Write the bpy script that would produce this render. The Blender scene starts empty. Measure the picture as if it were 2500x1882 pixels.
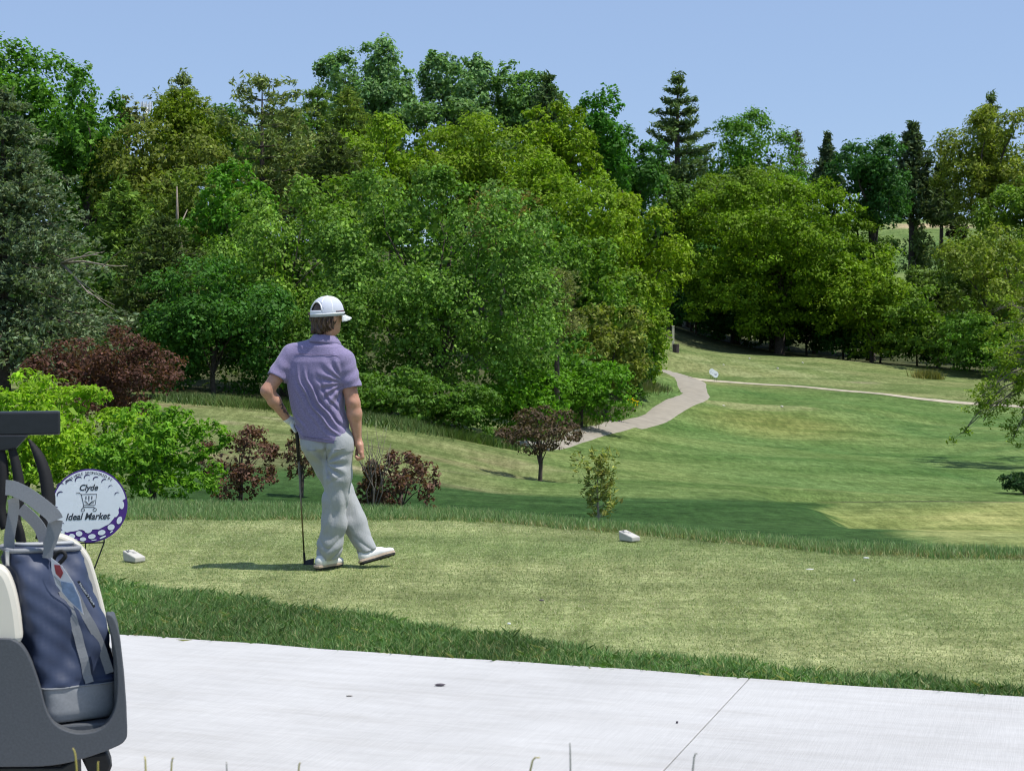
import bpy, math, random
import numpy as np
from mathutils import Vector, Matrix

# ------------------------------------------------------------------ camera, sky, sun, exposure
scene = bpy.context.scene
COL = scene.collection
CAM_Z = 1.6
PITCH = math.atan(135.0 / 4000.0)
cam_data = bpy.data.cameras.new("camera")
cam_data.sensor_width = 36.0
cam_data.lens = 57.6
cam_data.clip_start = 0.05
cam_data.clip_end = 6000.0
cam_data.dof.use_dof = True
cam_data.dof.focus_distance = 13.0
cam_data.dof.aperture_fstop = 15.0
cam = bpy.data.objects.new("camera", cam_data)
cam.location = (0, 0, CAM_Z)
cam.rotation_euler = (math.pi / 2 - PITCH, 0, 0)
COL.objects.link(cam)
scene.camera = cam

SUN_EL = math.radians(67.0)
SUN_DIR = Vector((0.965, -0.26, 0)).normalized()          # horizontal direction towards the sun
world = bpy.data.worlds.new("World")
scene.world = world
world.use_nodes = True
wn = world.node_tree.nodes
wl = world.node_tree.links
wn.clear()
sky = wn.new("ShaderNodeTexSky")
sky.sky_type = 'NISHITA'
sky.sun_disc = False
sky.sun_elevation = SUN_EL
sky.sun_rotation = math.atan2(SUN_DIR.x, SUN_DIR.y)
sky.air_density = 1.0
sky.dust_density = 0.0
sky.ozone_density = 6.0
sky.altitude = 300.0
bg = wn.new("ShaderNodeBackground")
bg.inputs["Strength"].default_value = 0.13
wo = wn.new("ShaderNodeOutputWorld")
sky_mix = wn.new("ShaderNodeMix")                       # flat blue mixed in to even out the sky gradient
sky_mix.data_type = 'RGBA'
sky_mix.inputs[0].default_value = 0.6
sky_mix.inputs[7].default_value = (3.15, 4.20, 6.40, 1.0)
wl.new(sky.outputs[0], sky_mix.inputs[6])
wl.new(sky_mix.outputs[2], bg.inputs["Color"])
wl.new(bg.outputs[0], wo.inputs["Surface"])

sun_data = bpy.data.lights.new("sun", 'SUN')
sun_data.energy = 5.0
sun_data.angle = math.radians(0.53)
sun_data.color = (1.0, 0.96, 0.89)
sun = bpy.data.objects.new("sun", sun_data)
sv = Vector((SUN_DIR.x * math.cos(SUN_EL), SUN_DIR.y * math.cos(SUN_EL), math.sin(SUN_EL)))
sun.rotation_euler = sv.to_track_quat('Z', 'Y').to_euler()
sun.location = (30, -20, 60)
COL.objects.link(sun)

scene.view_settings.view_transform = 'Standard'
scene.view_settings.look = 'None'
scene.view_settings.exposure = 0.0
scene.view_settings.gamma = 1.0
scene.view_settings.use_curve_mapping = False
scene.render.engine = 'CYCLES'
scene.cycles.max_bounces = 8
scene.cycles.diffuse_bounces = 2
scene.cycles.glossy_bounces = 2
scene.cycles.transmission_bounces = 4
scene.cycles.transparent_max_bounces = 8
scene.cycles.caustics_reflective = False
scene.cycles.caustics_refractive = False
scene.cycles.use_adaptive_sampling = True
scene.cycles.adaptive_threshold = 0.02
scene.cycles.pixel_filter_type = 'BLACKMAN_HARRIS'
scene.cycles.filter_width = 1.1
scene.cycles.use_denoising = True
scene.cycles.denoising_input_passes = 'RGB_ALBEDO_NORMAL'

# ------------------------------------------------------------------ helpers
RNG = np.random.default_rng(7)
FPX = 4000.0
_c, _s = math.cos(PITCH), math.sin(PITCH)


def P(px, py, d):
    """point of the place seen at photograph pixel (px, py) and standing d metres ahead"""
    rx, ry = (px - 1250.0) / FPX, -(py - 941.0) / FPX
    wx, wy, wz = rx, _c + ry * _s, -_s + ry * _c
    k = d / wy
    return np.array((wx * k, d, CAM_Z + wz * k))


def unit(v):
    return v / (np.linalg.norm(v, axis=-1, keepdims=True) + 1e-9)


def new_mesh(name, verts, faces, smooth=False):
    me = bpy.data.meshes.new(name)
    if isinstance(faces, np.ndarray):
        verts = np.asarray(verts, dtype=np.float32)
        nf, k = faces.shape
        me.vertices.add(len(verts))
        me.vertices.foreach_set("co", verts.ravel())
        me.loops.add(nf * k)
        me.loops.foreach_set("vertex_index", faces.astype(np.int32).ravel())
        me.polygons.add(nf)
        me.polygons.foreach_set("loop_start", np.arange(0, nf * k, k, dtype=np.int32))
        try:
            me.polygons.foreach_set("loop_total", np.full(nf, k, dtype=np.int32))
        except Exception:
            pass
        me.update(calc_edges=True)
    else:
        me.from_pydata([tuple(map(float, v)) for v in verts], [], [tuple(map(int, f)) for f in faces])
        me.update()
    if smooth:
        me.polygons.foreach_set("use_smooth", np.ones(len(me.polygons), dtype=bool))
    return me


def obj(name, me, mat=None, parent=None, loc=None):
    o = bpy.data.objects.new(name, me)
    COL.objects.link(o)
    if mat is not None and me is not None and len(me.materials) == 0:
        me.materials.append(mat)
    if parent is not None:
        o.parent = parent
    if loc is not None:
        o.location = loc
    return o


def thing(name, label, cat, loc=(0, 0, 0), rz=0.0, group=None):
    o = bpy.data.objects.new(name, None)
    o.empty_display_size = 0.1
    COL.objects.link(o)
    o.location = loc
    o.rotation_euler = (0, 0, rz)
    tag(o, label, cat, group)
    return o


def tag(o, label=None, cat=None, group=None, kind=None):
    if label:
        o["label"] = label
    if cat:
        o["category"] = cat
    if group:
        o["group"] = group
    if kind:
        o["kind"] = kind
    return o


class MB:
    """collects shapes that make ONE part"""
    def __init__(self):
        self.v, self.f = [], []

    def add(self, vs, fs):
        n = len(self.v)
        self.v.extend([tuple(map(float, v)) for v in vs])
        self.f.extend([tuple(i + n for i in f) for f in fs])
        return self

    def box(self, c, s, R=None):
        c = np.array(c, float); s = np.array(s, float) / 2
        vs = [np.array((x, y, z)) * s for x in (-1, 1) for y in (-1, 1) for z in (-1, 1)]
        if R is not None:
            vs = [np.array(R @ Vector(v)) for v in vs]
        vs = [v + c for v in vs]
        fs = [(0, 1, 3, 2), (4, 6, 7, 5), (0, 4, 5, 1), (2, 3, 7, 6), (0, 2, 6, 4), (1, 5, 7, 3)]
        return self.add(vs, fs)

    def tube(self, pts, radii, n=8, cap=True):
        pts = [np.array(p, float) for p in pts]
        if np.isscalar(radii):
            radii = [radii] * len(pts)
        vs, fs = [], []
        prev = None
        for i, p in enumerate(pts):
            t = pts[min(i + 1, len(pts) - 1)] - pts[max(i - 1, 0)]
            t = t / (np.linalg.norm(t) + 1e-9)
            if prev is None:
                a = np.array((0, 0, 1.0)) if abs(t[2]) < 0.9 else np.array((1.0, 0, 0))
            else:
                a = prev
            u = a - t * np.dot(a, t)
            u /= np.linalg.norm(u) + 1e-9
            prev = u
            w = np.cross(t, u)
            for k in range(n):
                an = 2 * math.pi * k / n
                vs.append(p + radii[i] * (math.cos(an) * u + math.sin(an) * w))
        for i in range(len(pts) - 1):
            for k in range(n):
                a, b = i * n + k, i * n + (k + 1) % n
                fs.append((a, b, b + n, a + n))
        if cap:
            fs.append(tuple(range(n - 1, -1, -1)))
            fs.append(tuple((len(pts) - 1) * n + k for k in range(n)))
        return self.add(vs, fs)

    def ribbon(self, pts, width, side, thick=0.003):
        """strap: a band with thickness along pts; side = direction across the band at each point"""
        pts = [np.array(p, float) for p in pts]
        if np.ndim(side) == 1:
            side = [side] * len(pts)
        if np.isscalar(width):
            width = [width] * len(pts)
        vs, fs = [], []
        for i, p in enumerate(pts):
            t = pts[min(i + 1, len(pts) - 1)] - pts[max(i - 1, 0)]
            s = np.array(side[i], float)
            s = s - t * np.dot(s, t) / (np.dot(t, t) + 1e-9)
            s /= np.linalg.norm(s) + 1e-9
            nrm = np.cross(t, s)
            nrm /= np.linalg.norm(nrm) + 1e-9
            h, k = s * width[i] / 2, nrm * thick / 2
            vs += [p - h - k, p + h - k, p + h + k, p - h + k]
        for i in range(len(pts) - 1):
            a = i * 4
            for k in range(4):
                fs.append((a + k, a + (k + 1) % 4, a + 4 + (k + 1) % 4, a + 4 + k))
        fs.append((3, 2, 1, 0))
        a = (len(pts) - 1) * 4
        fs.append((a, a + 1, a + 2, a + 3))
        return self.add(vs, fs)

    def prism(self, outline, z0, z1, frame=None):
        """closed 2-D outline extruded from z0 to z1; frame = 4x4 from outline space to object space"""
        n = len(outline)
        vs = [(x, y, z0) for x, y in outline] + [(x, y, z1) for x, y in outline]
        if frame is not None:
            vs = [tuple(frame @ Vector(v)) for v in vs]
        fs = [tuple(range(n - 1, -1, -1)), tuple(range(n, 2 * n))]
        for k in range(n):
            fs.append((k, (k + 1) % n, n + (k + 1) % n, n + k))
        return self.add(vs, fs)

    def build(self, name, mat, parent=None, smooth=False, bevel=0.0, loc=None):
        me = new_mesh(name, self.v, self.f, smooth)
        o = obj(name, me, mat, parent, loc)
        if bevel > 0:
            m = o.modifiers.new("bevel", 'BEVEL')
            m.width = bevel
            m.segments = 2
            m.limit_method = 'ANGLE'
            m.angle_limit = math.radians(40)
        return o


def spline(pts, n):
    """Catmull-Rom through pts, n samples"""
    p = np.array(pts, float)
    m = len(p)
    out = []
    for t in np.linspace(0, m - 1, n):
        i = min(int(t), m - 2)
        u = t - i
        p0, p1, p2, p3 = p[max(i - 1, 0)], p[i], p[i + 1], p[min(i + 2, m - 1)]
        out.append(0.5 * (2 * p1 + (p2 - p0) * u + (2 * p0 - 5 * p1 + 4 * p2 - p3) * u * u + (3 * p1 - p0 - 3 * p2 + p3) * u ** 3))
    return out


# ------------------------------------------------------------------ materials
def mat_new(name):
    m = bpy.data.materials.new(name)
    m.use_nodes = True
    nt = m.node_tree
    b = nt.nodes["Principled BSDF"]
    return m, nt, b


def noise(nt, scale, detail=4, rough=0.55, coord="Object", vec_scale=None):
    tc = nt.nodes.new("ShaderNodeTexCoord")
    n = nt.nodes.new("ShaderNodeTexNoise")
    n.inputs["Scale"].default_value = scale
    n.inputs["Detail"].default_value = detail
    n.inputs["Roughness"].default_value = rough
    if vec_scale is not None:
        mp = nt.nodes.new("ShaderNodeMapping")
        mp.inputs["Scale"].default_value = vec_scale
        nt.links.new(tc.outputs[coord], mp.inputs["Vector"])
        nt.links.new(mp.outputs["Vector"], n.inputs["Vector"])
    else:
        nt.links.new(tc.outputs[coord], n.inputs["Vector"])
    return n


def ramp(nt, src, stops):
    r = nt.nodes.new("ShaderNodeValToRGB")
    e = r.color_ramp.elements
    while len(e) < len(stops):
        e.new(0.5)
    for el, (p, c) in zip(e, stops):
        el.position = p
        el.color = (*c, 1) if len(c) == 3 else c
    nt.links.new(src, r.inputs["Fac"])
    return r


def mix(nt, a, b, fac, mode='MIX'):
    m = nt.nodes.new("ShaderNodeMix")
    m.data_type = 'RGBA'
    m.blend_type = mode
    for sock, val in ((m.inputs[6], a), (m.inputs[7], b), (m.inputs[0], fac)):
        if hasattr(val, "is_linked") or hasattr(val, "links"):
            nt.links.new(val, sock)
        elif isinstance(val, (tuple, list)):
            sock.default_value = (*val, 1) if len(val) == 3 else val
        else:
            sock.default_value = val
    return m.outputs[2]


def bump(nt, b, height, strength=0.3, dist=0.01):
    bp = nt.nodes.new("ShaderNodeBump")
    bp.inputs["Strength"].default_value = strength
    bp.inputs["Distance"].default_value = dist
    nt.links.new(height, bp.inputs["Height"])
    nt.links.new(bp.outputs["Normal"], b.inputs["Normal"])


def plain(name, col, rough=0.6, var=0.12, scale=20, bstr=0.15, bdist=0.002, metal=0.0, spec=0.5):
    m, nt, b = mat_new(name)
    n = noise(nt, scale)
    lo = tuple(max(0, c * (1 - var)) for c in col)
    hi = tuple(min(1, c * (1 + var)) for c in col)
    r = ramp(nt, n.outputs["Fac"], [(0.3, lo), (0.7, hi)])
    nt.links.new(r.outputs["Color"], b.inputs["Base Color"])
    b.inputs["Roughness"].default_value = rough
    b.inputs["Metallic"].default_value = metal
    b.inputs["Specular IOR Level"].default_value = spec
    if bstr > 0:
        bump(nt, b, n.outputs["Fac"], bstr, bdist)
    return m


def foliage_mat(name, trans=0.3, rough=0.5, spec=0.35):
    """leaf colour = per-leaf colour of the mesh times the tree's own tint"""
    m, nt, b = mat_new(name)
    at = nt.nodes.new("ShaderNodeAttribute")
    at.attribute_name = "leafcol"
    oi = nt.nodes.new("ShaderNodeObjectInfo")
    c = mix(nt, at.outputs["Color"], oi.outputs["Color"], 1.0, 'MULTIPLY')
    nt.links.new(c, b.inputs["Base Color"])
    b.inputs["Roughness"].default_value = rough
    b.inputs["Specular IOR Level"].default_value = spec
    tr = nt.nodes.new("ShaderNodeBsdfTranslucent")
    tc = mix(nt, c, (1.1, 1.25, 0.55), 1.0, 'MULTIPLY')
    nt.links.new(tc, tr.inputs["Color"])
    mx = nt.nodes.new("ShaderNodeMixShader")
    mx.inputs[0].default_value = trans
    out = nt.nodes["Material Output"]
    nt.links.new(b.outputs[0], mx.inputs[1])
    nt.links.new(tr.outputs[0], mx.inputs[2])
    nt.links.new(mx.outputs[0], out.inputs["Surface"])
    return m


M = {}
M['leaf'] = foliage_mat("leaf_material", 0.36, 0.55, 0.15)
M['needle'] = foliage_mat("needle_material", 0.25, 0.7, 0.1)
M['blade'] = foliage_mat("grass_blade_material", 0.25, 0.55, 0.3)
M['bark'] = plain("bark", (0.075, 0.058, 0.045), 0.9, 0.45, 6, 0.6, 0.02)
M['pale_bark'] = plain("pale_bark", (0.30, 0.25, 0.20), 0.9, 0.3, 8, 0.5, 0.02)
# ------------------------------------------------------------------ terrain
def smooth01(t):
    t = np.clip(t, 0, 1)
    return t * t * (3 - 2 * t)


ctrl = []
for px, py, d in [
    # slope on the left and its crest
    (300, 968, 60), (440, 978, 58), (700, 998, 56), (1000, 1042, 56), (1230, 1094, 60),
    (500, 1190, 34), (700, 1200, 34), (1000, 1225, 33), (1200, 1205, 42), (200, 1200, 34),
    (800, 1080, 46), (1100, 1132, 48), (500, 1080, 46), (1312, 1190, 50),
    # dip and the dark bank behind the tee
    (1400, 1170, 50), (1400, 1105, 66), (1600, 1278, 30), (1700, 1228, 36), (1600, 1190, 46),
    (1700, 1130, 66), (1600, 1060, 84), (1950, 1190, 50), (2000, 1130, 70),
    # fairway
    (2300, 1210, 58), (2480, 1205, 60), (2300, 1100, 85), (2480, 1080, 88), (2100, 1060, 92), (2300, 1040, 100),
    (1800, 1062, 90), (1770, 996, 101), (1930, 994, 101), (1850, 985, 106), (2050, 985, 106),
    (2300, 990, 116), (2500, 1000, 116), (1950, 945, 122), (2150, 962, 119), (1750, 930, 126),
    (2400, 918, 150), (2200, 895, 152), (2000, 872, 156), (1820, 866, 158), (1680, 856, 160), (2000, 905, 138), (1800, 898, 138),
    # cart path
    (1407, 1067, 72), (1518, 1030, 83), (1623, 1001, 93), (1682, 977, 101), (1700, 962, 107), (1690, 946, 113), (1680, 928, 122), (1650, 916, 127), (1600, 905, 134), (1500, 1000, 92), (1440, 1030, 82), (1620, 955, 110),
]:
    ctrl.append(P(px, py, d))
for x, y, z in [(-14, 20, -1.0), (0, 20, -1.15), (8, 20, -1.2), (-14, 27, -1.5), (0, 27, -1.62), (15, 18, -1.2), (-25, 25, -1), (25, 25, -2.0), (25, 45, -3.2),
                (-20, 72, -0.2), (-22, 95, 2.5), (-22, 120, 6), (-25, 160, 10), (-30, 220, 12), (-60, 100, 4), (-80, 200, 12), (-60, 50, 0),
                (-3, 75, -1.6), (-3, 95, 1.0), (-3, 125, 5.5), (0, 170, 10), (0, 230, 13), (4, 98, -1.0), (1, 125, 2.5), (6, 165, 6),
                (25, 185, -0.2), (25, 215, 4), (50, 185, -1.5), (60, 230, 9.5), (70, 270, 16), (72, 300, 21), (75, 330, 24), (20, 300, 17), (120, 200, 4), (120, 300, 20),
                (60, 120, -3.5), (60, 80, -4.5), (120, 100, -3), (-120, 60, 2), (-120, 300, 14), (0, 420, 22), (120, 420, 26), (-150, 420, 16)]:
    ctrl.append(np.array((x, y, z), float))
C3 = np.array(ctrl)


def _warp(x, y):
    # distances shrink with range so that far control points blend as widely as near ones
    r = np.maximum(y, 8.0)
    return x / r * 60.0, np.log(r) * 60.0


_cx, _cy = _warp(C3[:, 0], C3[:, 1])
_n = len(C3)
_D = np.hypot(_cx[:, None] - _cx[None], _cy[:, None] - _cy[None])
_A = np.zeros((_n + 3, _n + 3))
_A[:_n, :_n] = _D + np.eye(_n) * -0.2
_Q = np.stack([np.ones(_n), _cx, _cy], 1)
_A[:_n, _n:] = _Q
_A[_n:, :_n] = _Q.T
_W = np.linalg.solve(_A, np.concatenate([C3[:, 2], np.zeros(3)]))

# edges of the near lawn (X, Y)
INNER = np.array([(-12, 14.0), (-4.2, 13.8), (-3.2, 13.8), (-0.54, 13.75), (0.0, 13.5), (1.31, 12.55), (2.41, 11.65), (3.53, 11.4), (6, 10.6), (12, 9.5)])
OUTER = np.array([(-12, 15.6), (-4.2, 15.2), (-3.2, 15.0), (-0.54, 14.35), (0.0, 13.95), (1.31, 12.9), (2.41, 12.0), (3.53, 11.75), (6, 11.0), (12, 9.9)])
FRONT = np.array([(-9, 13.6), (-3.6, 11.6), (-2.63, 10.3), (-1.52, 9.55), (-0.48, 8.75), (0.40, 8.05), (1.17, 7.66), (1.89, 7.33), (2.23, 7.17), (6, 5.8)])
PATH0 = np.array((-2.02, 8.42)); PATHD = np.array((4.18, -1.43)); PATHD = PATHD / np.linalg.norm(PATHD); PATHN = np.array((PATHD[1], -PATHD[0])) * 1.0
if PATHN[1] > 0:
    PATHN = -PATHN          # towards the camera
PATHW = 4.3


def yline(L, x):
    return np.interp(x, L[:, 0], L[:, 1])


def path_dist(x, y):
    """signed distance from the far edge of the near path, positive on the path"""
    return (x - PATH0[0]) * PATHN[0] + (y - PATH0[1]) * PATHN[1]


def terrain(x, y):
    x = np.asarray(x, float); y = np.asarray(y, float)
    sh = np.broadcast(x, y).shape
    xf = np.broadcast_to(x, sh).ravel(); yf = np.broadcast_to(y, sh).ravel()
    wx, wy = _warp(xf, np.clip(yf, 10, 500))
    z = np.empty(len(xf))
    for i in range(0, len(xf), 20000):
        a, b = wx[i:i + 20000], wy[i:i + 20000]
        d = np.hypot(a[:, None] - _cx[None], b[:, None] - _cy[None])
        z[i:i + 20000] = d @ _W[:_n] + _W[_n] + _W[_n + 1] * a + _W[_n + 2] * b
    z = np.clip(z, -7, 40)
    far = smooth01((np.hypot(xf, yf - 150) - 300) / 250)
    z = z * (1 - far) + 18 * far
    # the lower tee: a level table of turf
    tx, ty = xf, yf
    lt = smooth01((tx - 5.9 - 0.10 * (ty - 31)) / 1.2) * smooth01((ty - 27) / 3.0) * smooth01((41.8 - ty) / 0.5)
    z = z * (1 - lt) + (-2.72) * lt
    dip = smooth01((tx - 6.5) / 3) * smooth01((ty - 41.9) / 0.6) * smooth01((52 - ty) / 6)
    z = np.minimum(z, z * (1 - dip) + (-4.2) * dip)
    # near lawn is level; it drops away behind its fringe
    e = yline(OUTER, xf)
    t = smooth01((yf - e - 0.1) / 7.0)
    drop = -0.25 * smooth01((yf - e) / 1.2)
    zz = (z) * t + (1 - t) * drop
    zz = np.where(yf <= e, 0.0, zz)
    # grass bank on which the camera stands
    bank = 0.45 * smooth01((path_dist(xf, yf) - PATHW - 0.15) / 0.9)
    zz = zz + bank
    return zz.reshape(sh)


def grid_axis(segs):
    out = []
    for a, b, st in segs:
        out += list(np.arange(a, b, st))
    out.append(segs[-1][1])
    return np.array(out)


gx = grid_axis([(-900, -300, 100), (-300, -100, 20), (-100, -40, 5), (-40, -14, 1.0), (-14, 14, 0.3), (14, 40, 0.6), (40, 100, 3), (100, 300, 20), (300, 900, 100)])
gy = grid_axis([(-60, -4, 8), (-4, 6, 0.5), (6, 17, 0.22), (17, 62, 0.4), (62, 170, 1.0), (170, 340, 5), (340, 600, 30), (600, 2000, 200)])
GX, GY = np.meshgrid(gx, gy)
GZ = terrain(GX, GY)
# far tee banks get a little relief
def fbm(x, y, seed, oct=4, base=1.0):
    r = np.random.default_rng(seed)
    s = np.zeros_like(x, dtype=float); a = 1.0; f = base
    for o in range(oct):
        for k in range(3):
            an = r.uniform(0, math.pi * 2); ph = r.uniform(0, 6.28)
            s += a * np.sin((x * math.cos(an) + y * math.sin(an)) * f + ph + 1.3 * np.sin((x * math.sin(an * 1.7) - y * math.cos(an * 1.7)) * f * 0.6 + ph * 2))
        a *= 0.55; f *= 1.95
    return s / 3.0
GZ = GZ + np.where(GY > 20, 0.05 * fbm(GX, GY, 3, 4, 0.35) * smooth01((GY - 20) / 10), 0)
V = np.stack([GX, GY, GZ], -1).reshape(-1, 3)
ny, nx = GX.shape
ii = np.arange(ny * nx).reshape(ny, nx)
F = np.stack([ii[:-1, :-1], ii[:-1, 1:], ii[1:, 1:], ii[1:, :-1]], -1).reshape(-1, 4)
gm = new_mesh("ground", V, F, True)


# ---- turf species by place: (r, g, b) albedo
TEE = np.array((0.23, 0.275, 0.105)); LUSH = np.array((0.086, 0.152, 0.038)); DRY = np.array((0.142, 0.176, 0.060))
MID = np.array((0.140, 0.198, 0.056)); BROWN = np.array((0.225, 0.17, 0.105)); LIGHT = np.array((0.245, 0.275, 0.085)); SOIL = np.array((0.05, 0.04, 0.03))


def lerp(a, b, t):
    return a + (b - a) * t[:, None]


def pix(X, Y, Z):
    """photograph pixel of world points, used to read region outlines off the survey below"""
    dx, dy, dz = X, Y, Z - CAM_Z
    fw = dy * _c - dz * _s
    up = dy * _s + dz * _c
    return 1250 + FPX * dx / fw, 941 - FPX * up / fw


X, Y, Z = V[:, 0], V[:, 1], V[:, 2]
wob = fbm(X, Y, 11, 4, 0.5)
fine = fbm(X, Y, 12, 3, 2.2)
colv = np.tile(MID, (len(V), 1))
colv = lerp(colv, LUSH, smooth01(0.45 + 0.45 * fbm(X, Y, 5, 4, 0.16)))
# dry slope on the left of the dip
left = smooth01(((1.5 - X) + 0.04 * (Y - 40) + wob * 1.2) / 3.0) * smooth01((Y - 24) / 6) * smooth01((80 - Y) / 10)
colv = lerp(colv, DRY, left * 0.85)
brn = smooth01((fbm(X * 0.5, Y * 1.6, 21, 4, 0.5) - 0.35) / 0.5)
colv = lerp(colv, BROWN, brn * left * 0.38)
pale = smooth01((fbm(X * 0.4, Y * 2.0, 22, 4, 1.1) - 0.75) / 0.5) * left
colv = lerp(colv, np.array((0.36, 0.31, 0.20)), pale * 0.38)
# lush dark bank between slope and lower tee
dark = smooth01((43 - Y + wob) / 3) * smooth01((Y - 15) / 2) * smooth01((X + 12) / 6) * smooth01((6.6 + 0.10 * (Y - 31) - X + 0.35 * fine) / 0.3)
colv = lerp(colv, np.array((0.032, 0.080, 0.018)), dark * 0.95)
# lower tee
lt = smooth01((X - 6.6 - 0.10 * (Y - 31) - 0.35 * fine) / 0.3) * smooth01((Y - 16) / 4) * smooth01((41.9 - Y) / 0.3)
colv = lerp(colv, lerp(np.tile(LIGHT, (len(V), 1)), np.array((0.17, 0.22, 0.07)), smooth01(0.3 + 0.6 * fbm(X * 0.5, Y, 31, 3, 0.6))), lt)
lip = smooth01((X - 7.6) / 1.0) * smooth01((Y - 41.0) / 0.2) * smooth01((42.6 - Y) / 0.25)
colv = lerp(colv, SOIL, lip * 0.95)
# fairway mowing bands and far banks
fw = smooth01((Y - 50) / 10) * smooth01((X - 4) / 6)
band = 0.5 + 0.5 * np.sin((X * 0.25 + Y * 0.42) + 0.6 * wob)
colv = lerp(colv, np.array((0.092, 0.170, 0.044)), fw * (0.35 + 0.5 * band) * smooth01((118 - Y) / 4))
trk = np.zeros_like(X)
for (x0, y0, rx, ry, w_) in [(40, 70, 22, 20, 0.5), (38, 72, 20, 16, 0.35), (30, 120, 14, 22, 0.4), (45, 95, 22, 9, 0.4), (10, 60, 16, 24, 0.4)]:
    q_ = np.abs(np.hypot((X - x0) / rx, (Y - y0) / ry) - 1) * min(rx, ry)
    trk = np.maximum(trk, np.exp(-(q_ / w_) ** 2))
colv = lerp(colv, np.array((0.055, 0.125, 0.030)), trk * 0.55 * fw)
drybank = smooth01((Y - 117) / 5) * smooth01((X + 5) / 5)
colv = lerp(colv, np.array((0.165, 0.195, 0.070)), drybank * (0.65 + 0.3 * np.clip(wob, -1, 1)) * smooth01((165 - Y) / 5))
mound = smooth01(1 - np.hypot((X - 15.5) / 8, (Y - 95) / 9))
colv = lerp(colv, np.array((0.170, 0.190, 0.050)), mound * 0.8)
teefar = smooth01((1 - np.hypot((X - 15.2) / 4.2, (Y - 102) / 2.6)) / 0.2)
colv = lerp(colv, np.array((0.22, 0.25, 0.10)), teefar * 0.8)
teef2 = smooth01((1 - np.hypot((X - 21) / 8.0, (Y - 138) / 8)) / 0.2) * (0.5 + 0.5 * np.sign(np.sin(X * 1.2 + Y * 0.5)))
colv = lerp(colv, np.array((0.21, 0.25, 0.10)), teef2 * 0.6)
bare = smooth01((fbm(X * 0.5, Y * 1.1, 41, 4, 0.35) - 0.95) / 0.4) * smooth01((Y - 100) / 20) * smooth01((170 - Y) / 5)
colv = lerp(colv, np.array((0.30, 0.25, 0.17)), bare * 0.7)
# wooded ground: leaf litter
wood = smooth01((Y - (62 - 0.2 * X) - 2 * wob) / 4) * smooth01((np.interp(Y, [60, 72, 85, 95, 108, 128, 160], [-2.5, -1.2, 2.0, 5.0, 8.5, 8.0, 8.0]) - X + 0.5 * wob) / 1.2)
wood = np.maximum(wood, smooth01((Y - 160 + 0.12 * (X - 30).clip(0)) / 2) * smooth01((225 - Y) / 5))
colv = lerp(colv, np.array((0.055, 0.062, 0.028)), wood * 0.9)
sandy = smooth01((Y - 290) / 3) * smooth01((302 - Y) / 3) * smooth01((X - 68) / 3) * smooth01((84 - X) / 3)
colv = lerp(colv, np.array((0.42, 0.34, 0.20)), sandy)
# near lawn: tee turf, fringe, front strip
e_in = yline(INNER, X); e_out = yline(OUTER, X); e_fr = yline(FRONT, X)
on = (Y < e_in) & (Y > e_fr)
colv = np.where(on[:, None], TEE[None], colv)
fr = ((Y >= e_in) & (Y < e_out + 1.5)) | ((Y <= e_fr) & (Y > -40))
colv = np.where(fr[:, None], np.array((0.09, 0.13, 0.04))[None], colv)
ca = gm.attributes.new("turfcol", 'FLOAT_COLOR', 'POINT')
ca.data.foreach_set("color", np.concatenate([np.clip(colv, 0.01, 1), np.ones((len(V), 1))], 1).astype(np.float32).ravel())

m, nt, b = mat_new("turf")
at = nt.nodes.new("ShaderNodeAttribute"); at.attribute_name = "turfcol"
n0 = noise(nt, 0.16, 5, 0.6, vec_scale=(1.0, 2.2, 1))
n1 = noise(nt, 1.1, 6, 0.7, vec_scale=(0.8, 2.2, 1))
n2 = noise(nt, 14.0, 5, 0.7, vec_scale=(1, 1, 1))
n3 = noise(nt, 70.0, 3, 0.7, vec_scale=(1, 0.6, 1))
r0 = ramp(nt, n0.outputs["Fac"], [(0.40, (0.76, 0.82, 0.74)), (0.60, (1.26, 1.16, 1.28))])
r1 = ramp(nt, n1.outputs["Fac"], [(0.38, (0.78, 0.80, 0.75)), (0.62, (1.22, 1.20, 1.25))])
r2 = ramp(nt, n2.outputs["Fac"], [(0.36, (0.66, 0.69, 0.62)), (0.64, (1.34, 1.28, 1.36))])
r3 = ramp(nt, n3.outputs["Fac"], [(0.30, (0.72, 0.74, 0.68)), (0.72, (1.25, 1.22, 1.30))])
c = mix(nt, at.outputs["Color"], r1.outputs["Color"], 1.0, 'MULTIPLY')
c = mix(nt, c, r0.outputs["Color"], 1.0, 'MULTIPLY')
c = mix(nt, c, r2.outputs["Color"], 1.0, 'MULTIPLY')
n5 = noise(nt, 1.0, 4, 0.7, vec_scale=(3.6, 0.75, 1))
r5 = ramp(nt, n5.outputs["Fac"], [(0.38, (0.76, 0.78, 0.73)), (0.62, (1.24, 1.22, 1.27))])
c = mix(nt, c, r3.outputs["Color"], 1.0, 'MULTIPLY')
c = mix(nt, c, r5.outputs["Color"], 1.0, 'MULTIPLY')
nt.links.new(c, b.inputs["Base Color"])
b.inputs["Roughness"].default_value = 0.95
b.inputs["Specular IOR Level"].default_value = 0.1
bump(nt, b, n2.outputs["Fac"], 0.8, 0.06)
M['turf'] = m
ground = obj("ground", gm, M['turf'])
tag(ground, kind="structure")

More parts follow.
